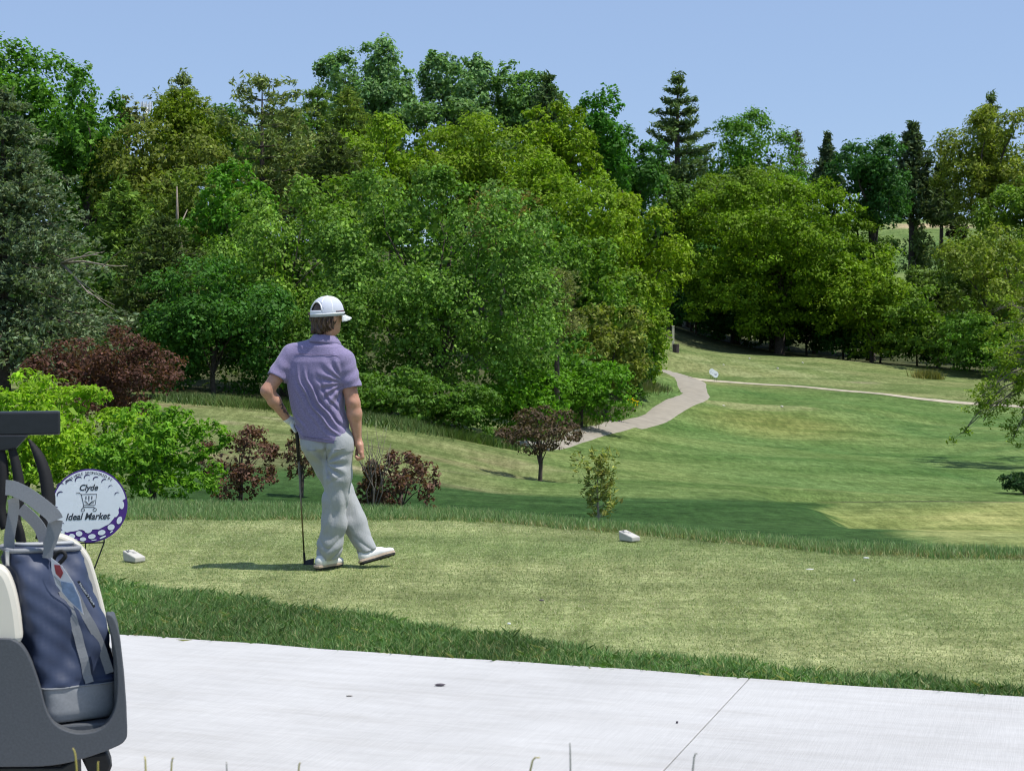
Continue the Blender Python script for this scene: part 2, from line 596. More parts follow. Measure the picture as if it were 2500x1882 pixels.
# ------------------------------------------------------------------ near concrete path: slabs with open joints
m, nt, b = mat_new("concrete")
n1 = noise(nt, 0.9, 5, 0.6)
n2 = noise(nt, 7.0, 6, 0.7, vec_scale=(0.35, 2.2, 1))
n3 = noise(nt, 90.0, 3, 0.6, vec_scale=(3.0, 0.06, 1))       # broom strokes across the path
n4 = noise(nt, 3.0, 6, 0.75, vec_scale=(0.25, 1.6, 1))
r1 = ramp(nt, n1.outputs["Fac"], [(0.38, (0.445, 0.438, 0.427)), (0.62, (0.495, 0.488, 0.477))])
r2 = ramp(nt, n2.outputs["Fac"], [(0.38, (0.94, 0.937, 0.932)), (0.6, (1.02, 1.02, 1.02))])
r3 = ramp(nt, n3.outputs["Fac"], [(0.38, (0.95, 0.95, 0.95)), (0.62, (1.03, 1.03, 1.03))])
r4 = ramp(nt, n4.outputs["Fac"], [(0.34, (0.78, 0.755, 0.72)), (0.50, (1, 1, 1))])
c = mix(nt, r1.outputs["Color"], r2.outputs["Color"], 1.0, 'MULTIPLY')
c = mix(nt, c, r3.outputs["Color"], 1.0, 'MULTIPLY')
c = mix(nt, c, r4.outputs["Color"], 0.35, 'MULTIPLY')
nt.links.new(c, b.inputs["Base Color"])
b.inputs["Roughness"].default_value = 0.85
bump(nt, b, n3.outputs["Fac"], 0.35, 0.003)
M['concrete'] = m
pang = math.atan2(PATHD[1], PATHD[0])
# path frame: origin on the far edge, x along the path, y towards +normal away from the camera
path = obj("cart_path", new_mesh("cart_path_bed", [(-14, -PATHW + .02, 0.004), (14, -PATHW + .02, 0.004), (14, -.02, 0.004), (-14, -.02, 0.004)], [(0, 1, 2, 3)]), plain("path_bed", (0.22, 0.20, 0.18), 0.95))
path.location = (PATH0[0], PATH0[1], 0)
path.rotation_euler = (0, 0, pang)
tag(path, kind="structure")
jx = np.dot(np.array((1.06, 7.32)) - PATH0, PATHD)            # where the visible joint meets the far edge
SL = 4.4
for k in range(-3, 3):
    x0, x1 = jx + k * SL + 0.0022, jx + (k + 1) * SL - 0.0022
    sb = MB()
    rim = []
    n = 26
    for t in np.linspace(0, 1, n):
        rim.append((x0 + (x1 - x0) * t, -PATHW))
    for t in np.linspace(1, 0, n):
        xx = x0 + (x1 - x0) * t
        rim.append((xx, 0.012 * math.sin(xx * 3.1) + 0.008 * math.sin(xx * 9.7)))
    sb.prism(rim, -0.09, 0.03)
    so = sb.build("slab", M['concrete'], path, bevel=0.004)

# ------------------------------------------------------------------ far gravel-and-asphalt path, draped on the ground
M['path_far'] = plain("worn_path", (0.285, 0.255, 0.205), 0.95, 0.12, 1.2, 0.3, 0.02)
M['path_pale'] = plain("dirt_track", (0.40, 0.35, 0.26), 0.95, 0.18, 1.5, 0.3, 0.02)


def terr1(x, y):
    return float(terrain(np.array([x]), np.array([y]))[0])


def drape(name, pts, widths, mat, lift, n=60):
    c = np.array(spline([(*p, w) for p, w in zip(pts, widths)], n))
    vs, fs = [], []
    K = 9
    for i in range(n):
        t = c[min(i + 1, n - 1), :2] - c[max(i - 1, 0), :2]
        t /= np.linalg.norm(t)
        s = np.array((t[1], -t[0]))
        for k in range(K):
            p = c[i, :2] + s * c[i, 2] * (k / (K - 1) - 0.5) * (1 + (0.015 * math.sin(i * 1.3) if k in (0, K - 1) else 0))
            edge = -0.06 if k in (0, K - 1) else 0.0
            vs.append((p[0], p[1], p[2] if len(p) > 2 else 0, edge))
    vs = np.array(vs)
    z = terrain(vs[:, 0], vs[:, 1]) + np.where(vs[:, 1] > 20, 0.05 * fbm(vs[:, 0], vs[:, 1], 3, 4, 0.35) * smooth01((vs[:, 1] - 20) / 10), 0) + lift + vs[:, 3]
    V2 = np.stack([vs[:, 0], vs[:, 1], z], -1)
    for i in range(n - 1):
        for k in range(K - 1):
            a = i * K + k
            fs.append((a, a + 1, a + K + 1, a + K))
    o = obj(name, new_mesh(name, V2, fs, True), mat)
    tag(o, kind="structure")
    return o


def ground_at(px, py, d):
    p = P(px, py, d)
    return p[:2]


drape("winding_path", [ground_at(*q) for q in [(1300, 1105, 64), (1407, 1067, 72), (1518, 1030, 83), (1623, 1001, 93), (1682, 977, 101), (1700, 962, 107), (1690, 946, 113), (1680, 928, 122), (1650, 916, 127), (1600, 905, 134)]],
      [1.3, 1.35, 1.45, 1.55, 1.65, 1.75, 2.0, 2.4, 2.6, 2.6], M['path_far'], 0.06, 90)
drape("dirt_track", [ground_at(*q) for q in [(1690, 924, 124.5), (1760, 929, 125), (1900, 941, 124), (2060, 957, 121), (2220, 971, 119), (2400, 985, 118), (2600, 1002, 117)]],
      [2.0, 1.2, 0.8, 1.2, 1.3, 1.4, 1.4], M['path_pale'], 0.08)


# ------------------------------------------------------------------ grass blades
def blades(name, label, xy, h, w, lean, cols, seed, zoff=0.0, two=False, patch=None):
    r = np.random.default_rng(seed)
    n = len(xy)
    z = terrain(xy[:, 0], xy[:, 1]) + zoff
    base = np.stack([xy[:, 0], xy[:, 1], z - 0.004], -1)
    an = r.uniform(0, 2 * math.pi, n)
    side = np.stack([np.cos(an), np.sin(an), np.zeros(n)], -1)
    la = r.uniform(0, 2 * math.pi, n)
    ln = np.abs(r.normal(0, lean, n))
    ldir = np.stack([np.cos(la) * ln, np.sin(la) * ln, np.ones(n)], -1)
    hh = (h * r.uniform(0.55, 1.25, n))[:, None]
    ww = (w * r.uniform(0.7, 1.3, n))[:, None]
    tip = base + ldir * hh + np.stack([np.cos(la) * ln, np.sin(la) * ln, -0.35 * ln], -1) * hh * 0.6
    if two:
        midp = base + ldir * hh * 0.55
        vs = np.stack([base - side * ww / 2, base + side * ww / 2, midp + side * ww * 0.42, tip, midp - side * ww * 0.42], 1).reshape(-1, 3)
        k = 5
    else:
        vs = np.stack([base - side * ww / 2, base + side * ww / 2, tip], 1).reshape(-1, 3)
        k = 3
    fs = np.arange(n * k).reshape(n, k)
    me = new_mesh(name, vs, fs)
    cols = np.array(cols)
    ci = r.integers(0, len(cols), n)
    cc = cols[ci] * r.uniform(0.7, 1.3, n)[:, None]
    if patch is not None:
        cc = cc * patch(xy[:, 0], xy[:, 1])
    a = me.attributes.new("leafcol", 'FLOAT_COLOR', 'FACE')
    a.data.foreach_set("color", np.concatenate([np.clip(cc, 0, 1), np.ones((n, 1))], 1).astype(np.float32).ravel())
    o = obj(name, me, M['blade'])
    tag(o, label, "grass", kind="stuff")
    return o


def scatter(n, x0, x1, y0, y1, keep, seed):
    r = np.random.default_rng(seed)
    x = r.uniform(x0, x1, n); y = r.uniform(y0, y1, n)
    k = keep(x, y, r)
    return np.stack([x[k], y[k]], -1)


jit = lambda x, s: 0.05 * np.sin(x * 7 + s) + 0.04 * np.sin(x * 17 + s * 2)
xy = scatter(680000, -4.6, 3.6, 6.0, 12.0, lambda x, y, r: (path_dist(x, y) < -0.01) & (y < yline(FRONT, x) + jit(x, 1) + r.normal(0, 0.035, len(x))), 1)
blades("rough_grass", "lush dark green rough grass strip along the concrete path", xy, 0.060, 0.0044, 0.5,
       [(0.125, 0.25, 0.065), (0.16, 0.30, 0.09), (0.095, 0.20, 0.05), (0.22, 0.36, 0.135), (0.40, 0.42, 0.20)], 2, two=True, patch=lambda x, y: (1 + 0.22 * fbm(x, y, 81, 3, 3.0))[:, None].clip(0.55, 1.5))
xy = scatter(300000, -6, 4.6, 10.8, 16.0, lambda x, y, r: (y > yline(INNER, x) + jit(x, 2) + r.normal(0, 0.04, len(x))) & (y < yline(OUTER, x) + 0.25 + r.normal(0, 0.15, len(x))), 3)
blades("fringe_grass", "taller green grass fringe along the far edge of the tee", xy, 0.066, 0.0070, 0.45,
       [(0.16, 0.285, 0.095), (0.19, 0.315, 0.115), (0.13, 0.235, 0.07), (0.34, 0.37, 0.18)], 4)
xy = scatter(200000, -5, 4.6, 10.8, 14.5, lambda x, y, r: np.abs(y - yline(INNER, x) - 0.05) < np.abs(r.normal(0, 0.06, len(x))) * (0.4 + 0.6 * (x > 0)), 5)
blades("dry_grass", "dry straw coloured grass stems at the foot of the fringe", xy, 0.05, 0.008, 0.6, [(0.42, 0.37, 0.19), (0.36, 0.34, 0.15), (0.27, 0.30, 0.12)], 6)
def tee_patch(x, y):
    s = fbm(x * 0.35 + 0.12 * y, y * 2.2, 61, 5, 1.2)
    q = fbm(x * 0.8, y * 1.6, 62, 4, 0.9)
    g = (1 + 0.20 * s + 0.10 * fbm(x * 0.5, y * 5.0, 63, 3, 2.5)).clip(0.55, 1.55)
    dry = np.clip(0.45 * q + 0.25 * s, -0.3, 0.6)
    return np.stack([0.89 * g * (1 + 0.38 * dry), 0.93 * g * (1 + 0.08 * dry), 1.06 * g * (1 + 0.30 * dry)], -1)


def tee_keep(x, y, r):
    return (y < yline(INNER, x) + 0.1) & (y > yline(FRONT, x) - 0.05)
xy = scatter(430000, -4.8, 4.3, 6.9, 14.1, tee_keep, 7)
blades("tee_turf", "short mown yellow green turf of the tee", xy, 0.016, 0.0056, 0.9,
       [(0.33, 0.385, 0.135), (0.27, 0.335, 0.105), (0.41, 0.43, 0.18), (0.50, 0.475, 0.25), (0.20, 0.28, 0.08)], 8, patch=tee_patch)
# ------------------------------------------------------------------ foliage builders
def leaf_mesh(name, pos, nrm, size, aspect, col, r, droop=0.0, axis=None, full=False):
    """one four-cornered, slightly folded leaf (or leaf spray) at every pos"""
    n = len(pos)
    nrm = unit(nrm)
    a = r.normal(size=(n, 3)) if axis is None else axis + r.normal(size=(n, 3)) * 0.35
    a[:, 2] -= droop
    t = unit(a - nrm * np.sum(a * nrm, 1, keepdims=True))
    s = np.cross(nrm, t)
    L = (size * np.exp(r.normal(0, 0.28, n)).clip(0.5, 1.55))[:, None]
    Wd = L * aspect
    fold = nrm * L * 0.12
    if full:
        v = np.stack([pos - t * L * 0.5 - s * Wd * 0.22, pos - t * L * 0.30 + s * Wd * 0.5 + fold, pos + t * L * 0.5 + s * Wd * 0.18, pos + t * L * 0.12 - s * Wd * 0.5 + fold], 1).reshape(-1, 3)
    else:
        v = np.stack([pos - t * L * 0.5, pos + s * Wd * 0.5 - t * L * 0.08 + fold, pos + t * L * 0.5, pos - s * Wd * 0.5 - t * L * 0.08 + fold], 1).reshape(-1, 3)
    f = np.arange(n * 4).reshape(n, 4)
    me = new_mesh(name, v, f)
    at = me.attributes.new("leafcol", 'FLOAT_COLOR', 'FACE')
    at.data.foreach_set("color", np.concatenate([np.clip(col, 0, 1), np.ones((n, 1))], 1).astype(np.float32).ravel())
    return me


def leaf_cols(base, n, r, cl=None, spread=0.22, yellow=0.12):
    c = np.tile(np.array(base, float) * 1.55, (n, 1))
    v = 1 + r.normal(0, spread, n).clip(-0.5, 0.6)
    if cl is not None:
        v = v * cl
    y = np.abs(r.normal(0, yellow, n)).clip(0, 0.9)
    c[:, 0] *= 1 + y
    c[:, 1] *= 1 + 0.3 * y
    c *= np.array((0.92, 1.0, 0.60))
    return c * v[:, None]


def fib_dirs(k, r, jitter=0.25):
    i = np.arange(k) + 0.5
    ph = np.arccos(1 - 2 * i / k)
    th = math.pi * (1 + 5 ** 0.5) * i + r.uniform(0, 6.28)
    d = np.stack([np.cos(th) * np.sin(ph), np.sin(th) * np.sin(ph), np.cos(ph)], -1)
    return unit(d + r.normal(0, jitter, d.shape))


def limb_tubes(mb, base, fork, targets, r0, r, n=6):
    """trunk from base to fork, then a bent limb to every target"""
    base, fork = np.array(base, float), np.array(fork, float)
    mb.tube([base - (0, 0, 0.3), base + (fork - base) * 0.03, base + (fork - base) * 0.5 + np.append(r.normal(0, r0 * 0.5, 2), 0), fork], [r0 * 1.5, r0 * 1.1, r0 * 0.9, r0 * 0.75], 9)
    for t in targets:
        t = np.array(t, float)
        k = r.uniform(0.35, 1.0)
        s = base + (fork - base) * k
        m = s + (t - s) * 0.5 + np.array((0, 0, 0.12 * np.linalg.norm(t - s))) + r.normal(0, 0.06 * np.linalg.norm(t - s), 3)
        q = m + (t - m) * 0.55 + r.normal(0, 0.04 * np.linalg.norm(t - s), 3)
        mb.tube([s, m, q, t], [r0 * 0.36, r0 * 0.22, r0 * 0.13, r0 * 0.05], n, cap=False)


def crown_points(W, D, H, n, r, lobes=16, sub=22, lobe_r=(0.26, 0.44), sub_r=0.12, low=1.0, top_only=0.0, loose=1.0, inner=0.16, skirt=0.5):
    """leaf positions in a lumpy crown centred on the origin; returns pos, outward normals, clump shade"""
    d = fib_dirs(lobes, r)
    if top_only > 0:
        d[:, 2] = np.abs(d[:, 2]) * (1 - top_only * 0.3) + top_only * 0.12
        d = unit(d)
    rho = r.uniform(*lobe_r, lobes)
    rad = (1 - rho) * r.uniform(0.80, 1.06, lobes)
    lc = d * rad[:, None]
    lc[:, 2] *= np.where(lc[:, 2] < 0, low, 1.0)
    S = np.array((W / 2, D / 2, H / 2))
    # sub-clumps on each lobe
    sd = unit(r.normal(size=(lobes, sub, 3)) + np.array((0, 0, 0.35)) + 0.55 * d[:, None, :])
    sc = lc[:, None, :] + sd * rho[:, None, None] * r.uniform(0.72, 1.05, (lobes, sub, 1))
    sc = sc.reshape(-1, 3); sdn = sd.reshape(-1, 3)
    ns = len(sc)
    sr = sub_r * r.uniform(0.6, 1.4, ns)
    wgt = sr ** 2; wgt /= wgt.sum()
    idx = r.choice(ns, n, p=wgt)
    off = unit(r.normal(size=(n, 3))) * (r.uniform(0, 1, n) ** 0.5)[:, None] * sr[idx][:, None] * loose
    off[:, 2] *= 0.75
    p = sc[idx] + off
    ni = int(n * inner)
    p[:ni] = lc[r.integers(0, lobes, ni)] * r.uniform(0.2, 0.85, (ni, 1)) + r.normal(0, 0.08, (ni, 3)).clip(-0.14, 0.14)
    zz = np.clip(p[:, 2], -1, 0)
    f = 1 + skirt * (1 / np.sqrt(np.clip(1 - 0.8 * zz * zz, 0.2, 1)) - 1)
    p[:, :2] *= f[:, None]
    clump = (1 + r.normal(0, 0.13, ns)).clip(0.65, 1.4)[idx]
    nrm = 0.5 * unit(off) + 0.45 * sdn[idx] + np.array((0, 0, 0.55)) + r.normal(0, 0.52, (n, 3))
    siz = np.ones(n); siz[:ni] = 1.6
    return p * S, nrm, clump, lc * S, siz


LEAVES = [0]


PROTO = {}


def broad(name, label, px, pw, ptop, pbot, d, col, leaf=0.16, dens=1.0, seed=0, group=None, trunk=True, bark='bark', depth=0.85, cat=None, aspect=0.62, rtrunk=None, like=None, key=None, full=True, nmax=60000, fleck=0.0, **kw):
    """a broad-leaved tree or shrub; like = reuse the crown of an earlier tree, turned and resized"""
    r = np.random.default_rng(seed + 1000)
    c0, c1 = P(px, ptop, d), P(px, pbot, d)
    X, zt, zb = c0[0], c0[2], c1[2]
    g = terr1(X, d)
    zb = max(zb, g + 0.02)
    W = pw / FPX * d
    H = zt - zb
    ctr = np.array((0, 0, (zb + zt) / 2 - g))
    t = thing(name, label, cat or "tree", (X, d, g), 0, group)
    if like is None:
        n = int(np.clip(dens * 6.0 * (W * H) / (leaf * leaf * aspect), 1500, nmax))
        pos, nrm, clump, lc, siz = crown_points(W * 1.22, W * 1.2 * depth, H * 1.05, n, r, **kw)
        ok = pos[:, 2] + ctr[2] > 0.02
        pos, nrm, clump, siz = pos[ok], nrm[ok], clump[ok], siz[ok]
        n = len(pos)
        LEAVES[0] += n
        lcol = leaf_cols(col, n, r, clump)
        if fleck > 0:                                # a random share of leaves gets a paler colour
            lcol[r.uniform(0, 1, n) < fleck] *= np.array((1.9, 1.75, 2.2))
        me = leaf_mesh("crown", pos, nrm, leaf * siz, aspect, lcol, r, full=full)
        obj("crown", me, M['leaf'], t, tuple(ctr))
        if key:
            PROTO[key] = (me, W, W * depth, H, lc, col)
    else:
        me, W0, D0, H0, lc, col0 = PROTO[like]
        o = obj("crown", me, None, t, tuple(ctr))
        an = r.uniform(0, 6.28)
        sc = (W / W0, W * depth / D0, H / H0)
        o.scale = (0.5 * (sc[0] + sc[1]), 0.5 * (sc[0] + sc[1]), sc[2])
        o.rotation_euler = (0, 0, an)
        o.color = tuple(a / b_ for a, b_ in zip(col, col0)) + (1.0,)
        ca_, sa_ = math.cos(an), math.sin(an)
        lc = np.stack([(lc[:, 0] * ca_ - lc[:, 1] * sa_) * o.scale[0], (lc[:, 0] * sa_ + lc[:, 1] * ca_) * o.scale[1], lc[:, 2] * sc[2]], -1)
    if trunk:
        mb = MB()
        r0 = rtrunk or max(0.04, 0.018 * (zt - g))
        fk = np.array((0, 0, max(0.3, (zb - g) + 0.35 * H)))
        limb_tubes(mb, (0, 0, 0), fk, lc[:12] * 0.9 + ctr, r0, r)
        mb.build("trunk", M[bark], t, True)
    return t


def conifer(name, label, px, pw, ptop, pbot, d, col, leaf=0.4, seed=0, group=None, whorls=14, per=6, droop=0.1, shape=1.0, tuft=12, thin=0.22, lift=0.15, bare=0.25, trunk_to=None, bark='bark', fuzz=0.16, tipbias=0.25, irr=0.2, flat=0.5, cat="tree"):
    r = np.random.default_rng(seed + 5000)
    c0, c1 = P(px, ptop, d), P(px, pbot, d)
    X, zt, zb = c0[0], c0[2], c1[2]
    g = terr1(X, d)
    zb = max(zb, g + 0.05)
    W = pw / FPX * d * 1.25
    H = zt - zb
    t = thing(name, label, cat, (X, d, g), 0, group)
    mb = MB()
    r0 = max(0.012, 0.016 * (zt - g)) if zt - g < 4 else max(0.06, 0.016 * (zt - g))
    mb.tube([(0, 0, -0.3), (0, 0, (zb - g) * 0.6 + 0.1), (0.05 * r.normal(), 0, (zb - g) + H * 0.5), (0, 0, zt - g - 0.02 * H)], [r0 * 1.3, r0, r0 * 0.6, r0 * 0.08], 8)
    P0, A0 = [], []
    for w in range(whorls):
        u = (w + r.uniform(0.1, 0.9)) / whorls                 # 0 bottom .. 1 top
        L0 = W / 2 * ((1 - u) ** shape * 0.97 + 0.05)
        if u < bare:
            L0 *= 0.75 + 0.25 * u / max(bare, 1e-3)
        z = (zb - g) + H * (u * 0.97)
        for k in range(per):
            an = 2 * math.pi * (k + r.uniform(-0.4, 0.4)) / per + w * 1.9
            L = L0 * (1 + r.normal(0, irr)).clip(0.45, 1.45) if False else L0 * float(np.clip(1 + r.normal(0, irr), 0.4, 1.5))
            dv = np.array((math.cos(an), math.sin(an), 0))
            e = dv * L + np.array((0, 0, (lift - droop) * L + r.normal(0, 0.05) * L))
            s = np.array((0, 0, z))
            m = s + dv * L * 0.5 + np.array((0, 0, -droop * L * 0.4))
            mb.tube([s, m, s + e], [r0 * 0.30 * (1 - u * 0.7), r0 * 0.18 * (1 - u * 0.7), r0 * 0.04], 4, cap=False)
            nt_ = max(2, int(tuft * (L / (W / 2)) + 2))
            f = r.uniform(tipbias, 1.02, nt_)
            q = s + (m - s) * (2 * f.clip(0, 0.5))[:, None] + (s + e - m) * (2 * (f - 0.5).clip(0))[:, None]
            q = q + r.normal(0, 1, (nt_, 3)) * np.array((L * fuzz, L * fuzz, L * fuzz * flat))
            P0.append(q)
            A0.append(np.tile(dv + np.array((0, 0, 0.35)), (nt_, 1)))
    # leader
    P0.append(np.stack([r.normal(0, 0.03 * W, 14), r.normal(0, 0.03 * W, 14), (zt - g) - r.uniform(0, 0.10 * H, 14)], -1)); A0.append(np.tile((0, 0, 1.0), (14, 1)))
    q = np.concatenate(P0); a = np.concatenate(A0)
    K = 6
    n = len(q) * K
    cl = np.repeat((1 + r.normal(0, 0.15, len(q))).clip(0.6, 1.4), K)
    pos = np.repeat(q, K, 0) + r.normal(0, leaf * 0.30, (n, 3))
    ax = unit(np.repeat(a, K, 0) + r.normal(0, 0.8, (n, 3)))
    nrm = np.cross(ax, r.normal(size=(n, 3))) + np.array((0, 0, 0.6))
    LEAVES[0] += n
    me = leaf_mesh("crown", pos, nrm, leaf, thin, leaf_cols(col, n, r, cl, 0.2, 0.2), r, axis=ax * 2)
    obj("crown", me, M['needle'], t)
    mb.build("trunk", M[bark], t, True)
    return t


# colours of leaves (albedo)
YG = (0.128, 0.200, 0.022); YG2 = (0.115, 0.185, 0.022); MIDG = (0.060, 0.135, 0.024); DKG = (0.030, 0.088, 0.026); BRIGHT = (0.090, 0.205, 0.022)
TULIP = (0.082, 0.150, 0.040); COTT = (0.120, 0.205, 0.125); BLUEG = (0.098, 0.135, 0.125); OLIVE = (0.110, 0.135, 0.038); PINE = (0.085, 0.120, 0.060); SPR = (0.032, 0.060, 0.036)
RED = (0.085, 0.040, 0.050); LIME = (0.160, 0.265, 0.028); MAPLE = (0.042, 0.108, 0.028); CYP = (0.110, 0.165, 0.050); BROWNPINE = (0.170, 0.140, 0.070)

G_WOOD = "trees of the wood behind the tee"
G_FAR = "trees on the far hill to the right"

# ---- skyline, left to right
broad("leafy_tree", "tall bright green leafy tree at the left edge against the sky", 40, 400, 108, 640, 112, (0.070, 0.158, 0.028), 0.30, 1.3, 1, G_WOOD, lobes=26, lobe_r=(0.26, 0.40))
broad("leafy_tree", "green leafy tree with rounded top right of the tallest left edge tree", 215, 190, 158, 600, 106, (0.066, 0.15, 0.03), 0.28, 1.0, 2, G_WOOD, lobes=16, lobe_r=(0.24, 0.40))
conifer("cedar_tree", "large grey green cedar with layered sprays at the left edge", 5, 380, 205, 850, 57, BLUEG, 0.17, 3, G_WOOD, whorls=26, per=11, droop=0.28, shape=0.60, tuft=44, thin=0.42, lift=0.10, bare=0.0, tipbias=0.30, fuzz=0.11, flat=0.40, irr=0.26)
broad("hazy_oak_tree", "small pale distant oak seen in the sky gap at left", 310, 95, 236, 340, 240, (0.13, 0.145, 0.085), 0.45, 0.7, 4, G_WOOD, lobes=9)
conifer("pine_tree", "grey green pine top standing behind the dark domed maple", 445, 150, 174, 420, 165, (0.15, 0.19, 0.12), 0.6, 5, G_WOOD, whorls=9, per=7, droop=-0.15, shape=0.7, tuft=12, thin=0.28, irr=0.3)
broad("maple_tree", "dark olive green domed maple left of the open pine", 450, 185, 218, 420, 132, (0.095, 0.135, 0.014), 0.26, 1.2, 6, G_WOOD, lobes=14, lobe_r=(0.3, 0.45), loose=1.2)
conifer("open_pine_tree", "open layered pine with dark visible trunk and flat crown", 640, 190, 188, 560, 108, (0.135, 0.175, 0.10), 0.42, 7, G_WOOD, whorls=11, per=6, droop=-0.05, shape=0.28, tuft=16, thin=0.26, lift=0.18, bare=0.3, irr=0.34, tipbias=0.55, fuzz=0.14, flat=0.25)
conifer("open_pine_tree", "brownish spreading pine right of the open layered pine", 705, 170, 268, 520, 112, (0.125, 0.16, 0.085), 0.45, 8, G_WOOD, whorls=10, per=7, droop=0.05, shape=0.4, tuft=14, thin=0.3, irr=0.3)
conifer("feathery_tree", "soft feathery green tree left of the tall cottonwoods", 775, 100, 204, 500, 150, (0.10, 0.165, 0.055), 0.55, 9, G_WOOD, whorls=20, per=7, droop=0.3, shape=0.35, tuft=12, thin=0.2, irr=0.2)
conifer("feathery_tree", "wide soft feathery tree in front of the leftmost cottonwood", 850, 130, 218, 520, 148, (0.11, 0.16, 0.045), 0.55, 10, G_WOOD, whorls=20, per=7, droop=0.25, shape=0.4, tuft=12, thin=0.2, irr=0.2)
broad("cottonwood_tree", "tall cottonwood with dark trunk, leftmost of the skyline group", 900, 225, 90, 400, 170, COTT, 0.36, 1.6, 11, G_WOOD, lobes=26, lobe_r=(0.24, 0.40), sub_r=0.11, inner=0.06, rtrunk=0.5)
broad("cottonwood_tree", "tallest cottonwood in the middle of the skyline group", 1115, 160, 86, 400, 170, COTT, 0.36, 1.6, 12, G_WOOD, lobes=22, lobe_r=(0.26, 0.42), sub_r=0.11, inner=0.06, rtrunk=0.45)
broad("cottonwood_tree", "lower cottonwood, rightmost of the skyline group", 1265, 190, 150, 400, 172, (0.09, 0.165, 0.072), 0.36, 1.5, 13, G_WOOD, lobes=22, lobe_r=(0.26, 0.42), sub_r=0.11)
broad("cottonwood_tree", "pale cottonwood foliage filling below the skyline group", 1080, 340, 235, 440, 166, (0.095, 0.165, 0.08), 0.38, 0.9, 14, G_WOOD, lobes=20, lobe_r=(0.15, 0.3), inner=0.0)
conifer("pine_tree", "bluish pine on the right shoulder of the cottonwood group", 1335, 90, 180, 420, 160, (0.06, 0.10, 0.065), 0.5, 15, G_WOOD, whorls=12, per=7, droop=0.0, shape=0.5, tuft=12, thin=0.3)
broad("maple_tree", "dark green pointed maple left of the tall white pine", 1455, 170, 212, 520, 142, (0.042, 0.125, 0.018), 0.30, 1.1, 16, G_WOOD, lobes=16, lobe_r=(0.28, 0.42))
broad("maple_tree", "dark green maple partly hidden beside the tall white pine", 1550, 150, 300, 600, 150, (0.045, 0.115, 0.035), 0.30, 1.0, 17, G_WOOD, lobes=14)
broad("oak_tree", "yellow green rounded tree below the cottonwoods on the right", 1370, 190, 238, 500, 122, (0.125, 0.19, 0.016), 0.26, 1.1, 18, G_WOOD, lobes=16, lobe_r=(0.26, 0.4))
conifer("white_pine_tree", "tall pyramid white pine standing clear against the sky", 1655, 165, 176, 520, 188, (0.085, 0.130, 0.085), 0.62, 19, G_FAR, whorls=13, per=7, droop=-0.06, shape=0.72, tuft=26, thin=0.26, lift=0.16, bare=0.1, irr=0.26, tipbias=0.28, fuzz=0.065, flat=0.30)
broad("maple_tree", "mid green rounded maple right of the tall white pine", 1830, 275, 266, 620, 196, (0.068, 0.15, 0.026), 0.30, 1.0, 20, G_FAR, lobes=20, lobe_r=(0.2, 0.36))
broad("loose_tree", "light yellow green loose tree below the rounded maple", 1800, 260, 372, 640, 186, (0.115, 0.175, 0.032), 0.28, 0.8, 21, G_FAR, lobes=18, lobe_r=(0.18, 0.34))
conifer("pine_tree", "thin hazy pine top behind the rounded maple", 1945, 70, 320, 470, 230, (0.09, 0.115, 0.08), 0.7, 22, G_FAR, whorls=9, per=6, shape=0.8, tuft=8)
conifer("spruce_tree", "narrow spruce spire in the sky gap left of the dark round maple", 2020, 75, 325, 480, 225, (0.06, 0.09, 0.075), 0.6, 23, G_FAR, whorls=16, per=8, droop=0.2, shape=1.0, tuft=12, thin=0.35)
broad("maple_tree", "dense dark green round maple on the far hill", 2130, 205, 322, 570, 172, (0.036, 0.095, 0.034), 0.33, 1.3, 24, G_FAR, lobes=18, lobe_r=(0.28, 0.4))
conifer("spruce_tree", "dark spruce spire right of the dense round maple", 2228, 140, 298, 530, 205, (0.060, 0.090, 0.070), 0.7, 25, G_FAR, whorls=18, per=8, droop=0.22, shape=0.85, tuft=12, thin=0.35)
conifer("spruce_tree", "small dark spruce beside the far sandy clearing", 2300, 90, 395, 540, 215, (0.06, 0.09, 0.055), 0.7, 26, G_FAR, whorls=12, per=7, droop=0.2, shape=0.7, tuft=12, thin=0.35)
conifer("pine_tree", "grey pine spire rising behind the golden larch", 2420, 110, 230, 480, 205, (0.085, 0.12, 0.075), 0.7, 27, G_FAR, whorls=13, per=7, droop=-0.1, shape=0.7, tuft=11)
broad("larch_tree", "golden green soft larch at the upper right", 2420, 235, 262, 560, 196, (0.15, 0.18, 0.042), 0.42, 1.0, 28, G_FAR, lobes=20, lobe_r=(0.2, 0.34), aspect=0.4)
broad("maple_tree", "green tree at the right edge below the golden larch", 2520, 230, 430, 640, 170, (0.09, 0.15, 0.025), 0.34, 1.0, 29, G_FAR, lobes=16)

# ---- second rank: the wooded hillside
broad("oak_tree", "olive brown oak left of the open pine, below the domed maple", 400, 330, 300, 560, 104, OLIVE, 0.24, 1.0, 31, G_WOOD, key='oak', lobes=22, lobe_r=(0.2, 0.34))
broad("oak_tree", "olive brown oak lower on the slope near the pale dead snag", 470, 260, 400, 680, 96, (0.098, 0.138, 0.036), 0.22, 1.0, 32, G_WOOD, lobes=18)
broad("leafy_tree", "bright green tree behind the trunk of the open pine", 690, 240, 330, 560, 120, (0.075, 0.19, 0.018), 0.26, 1.0, 33, G_WOOD, lobes=16)
broad("leafy_tree", "bright green young tree below the open pine", 560, 190, 395, 640, 88, (0.07, 0.17, 0.024), 0.2, 1.0, 34, G_WOOD, lobes=14)
conifer("feathery_tree", "soft light green feathery tree right of the grey cedar", 300, 190, 440, 820, 75, (0.095, 0.16, 0.05), 0.3, 35, G_WOOD, whorls=22, per=9, droop=0.1, shape=0.5, tuft=16, thin=0.25)
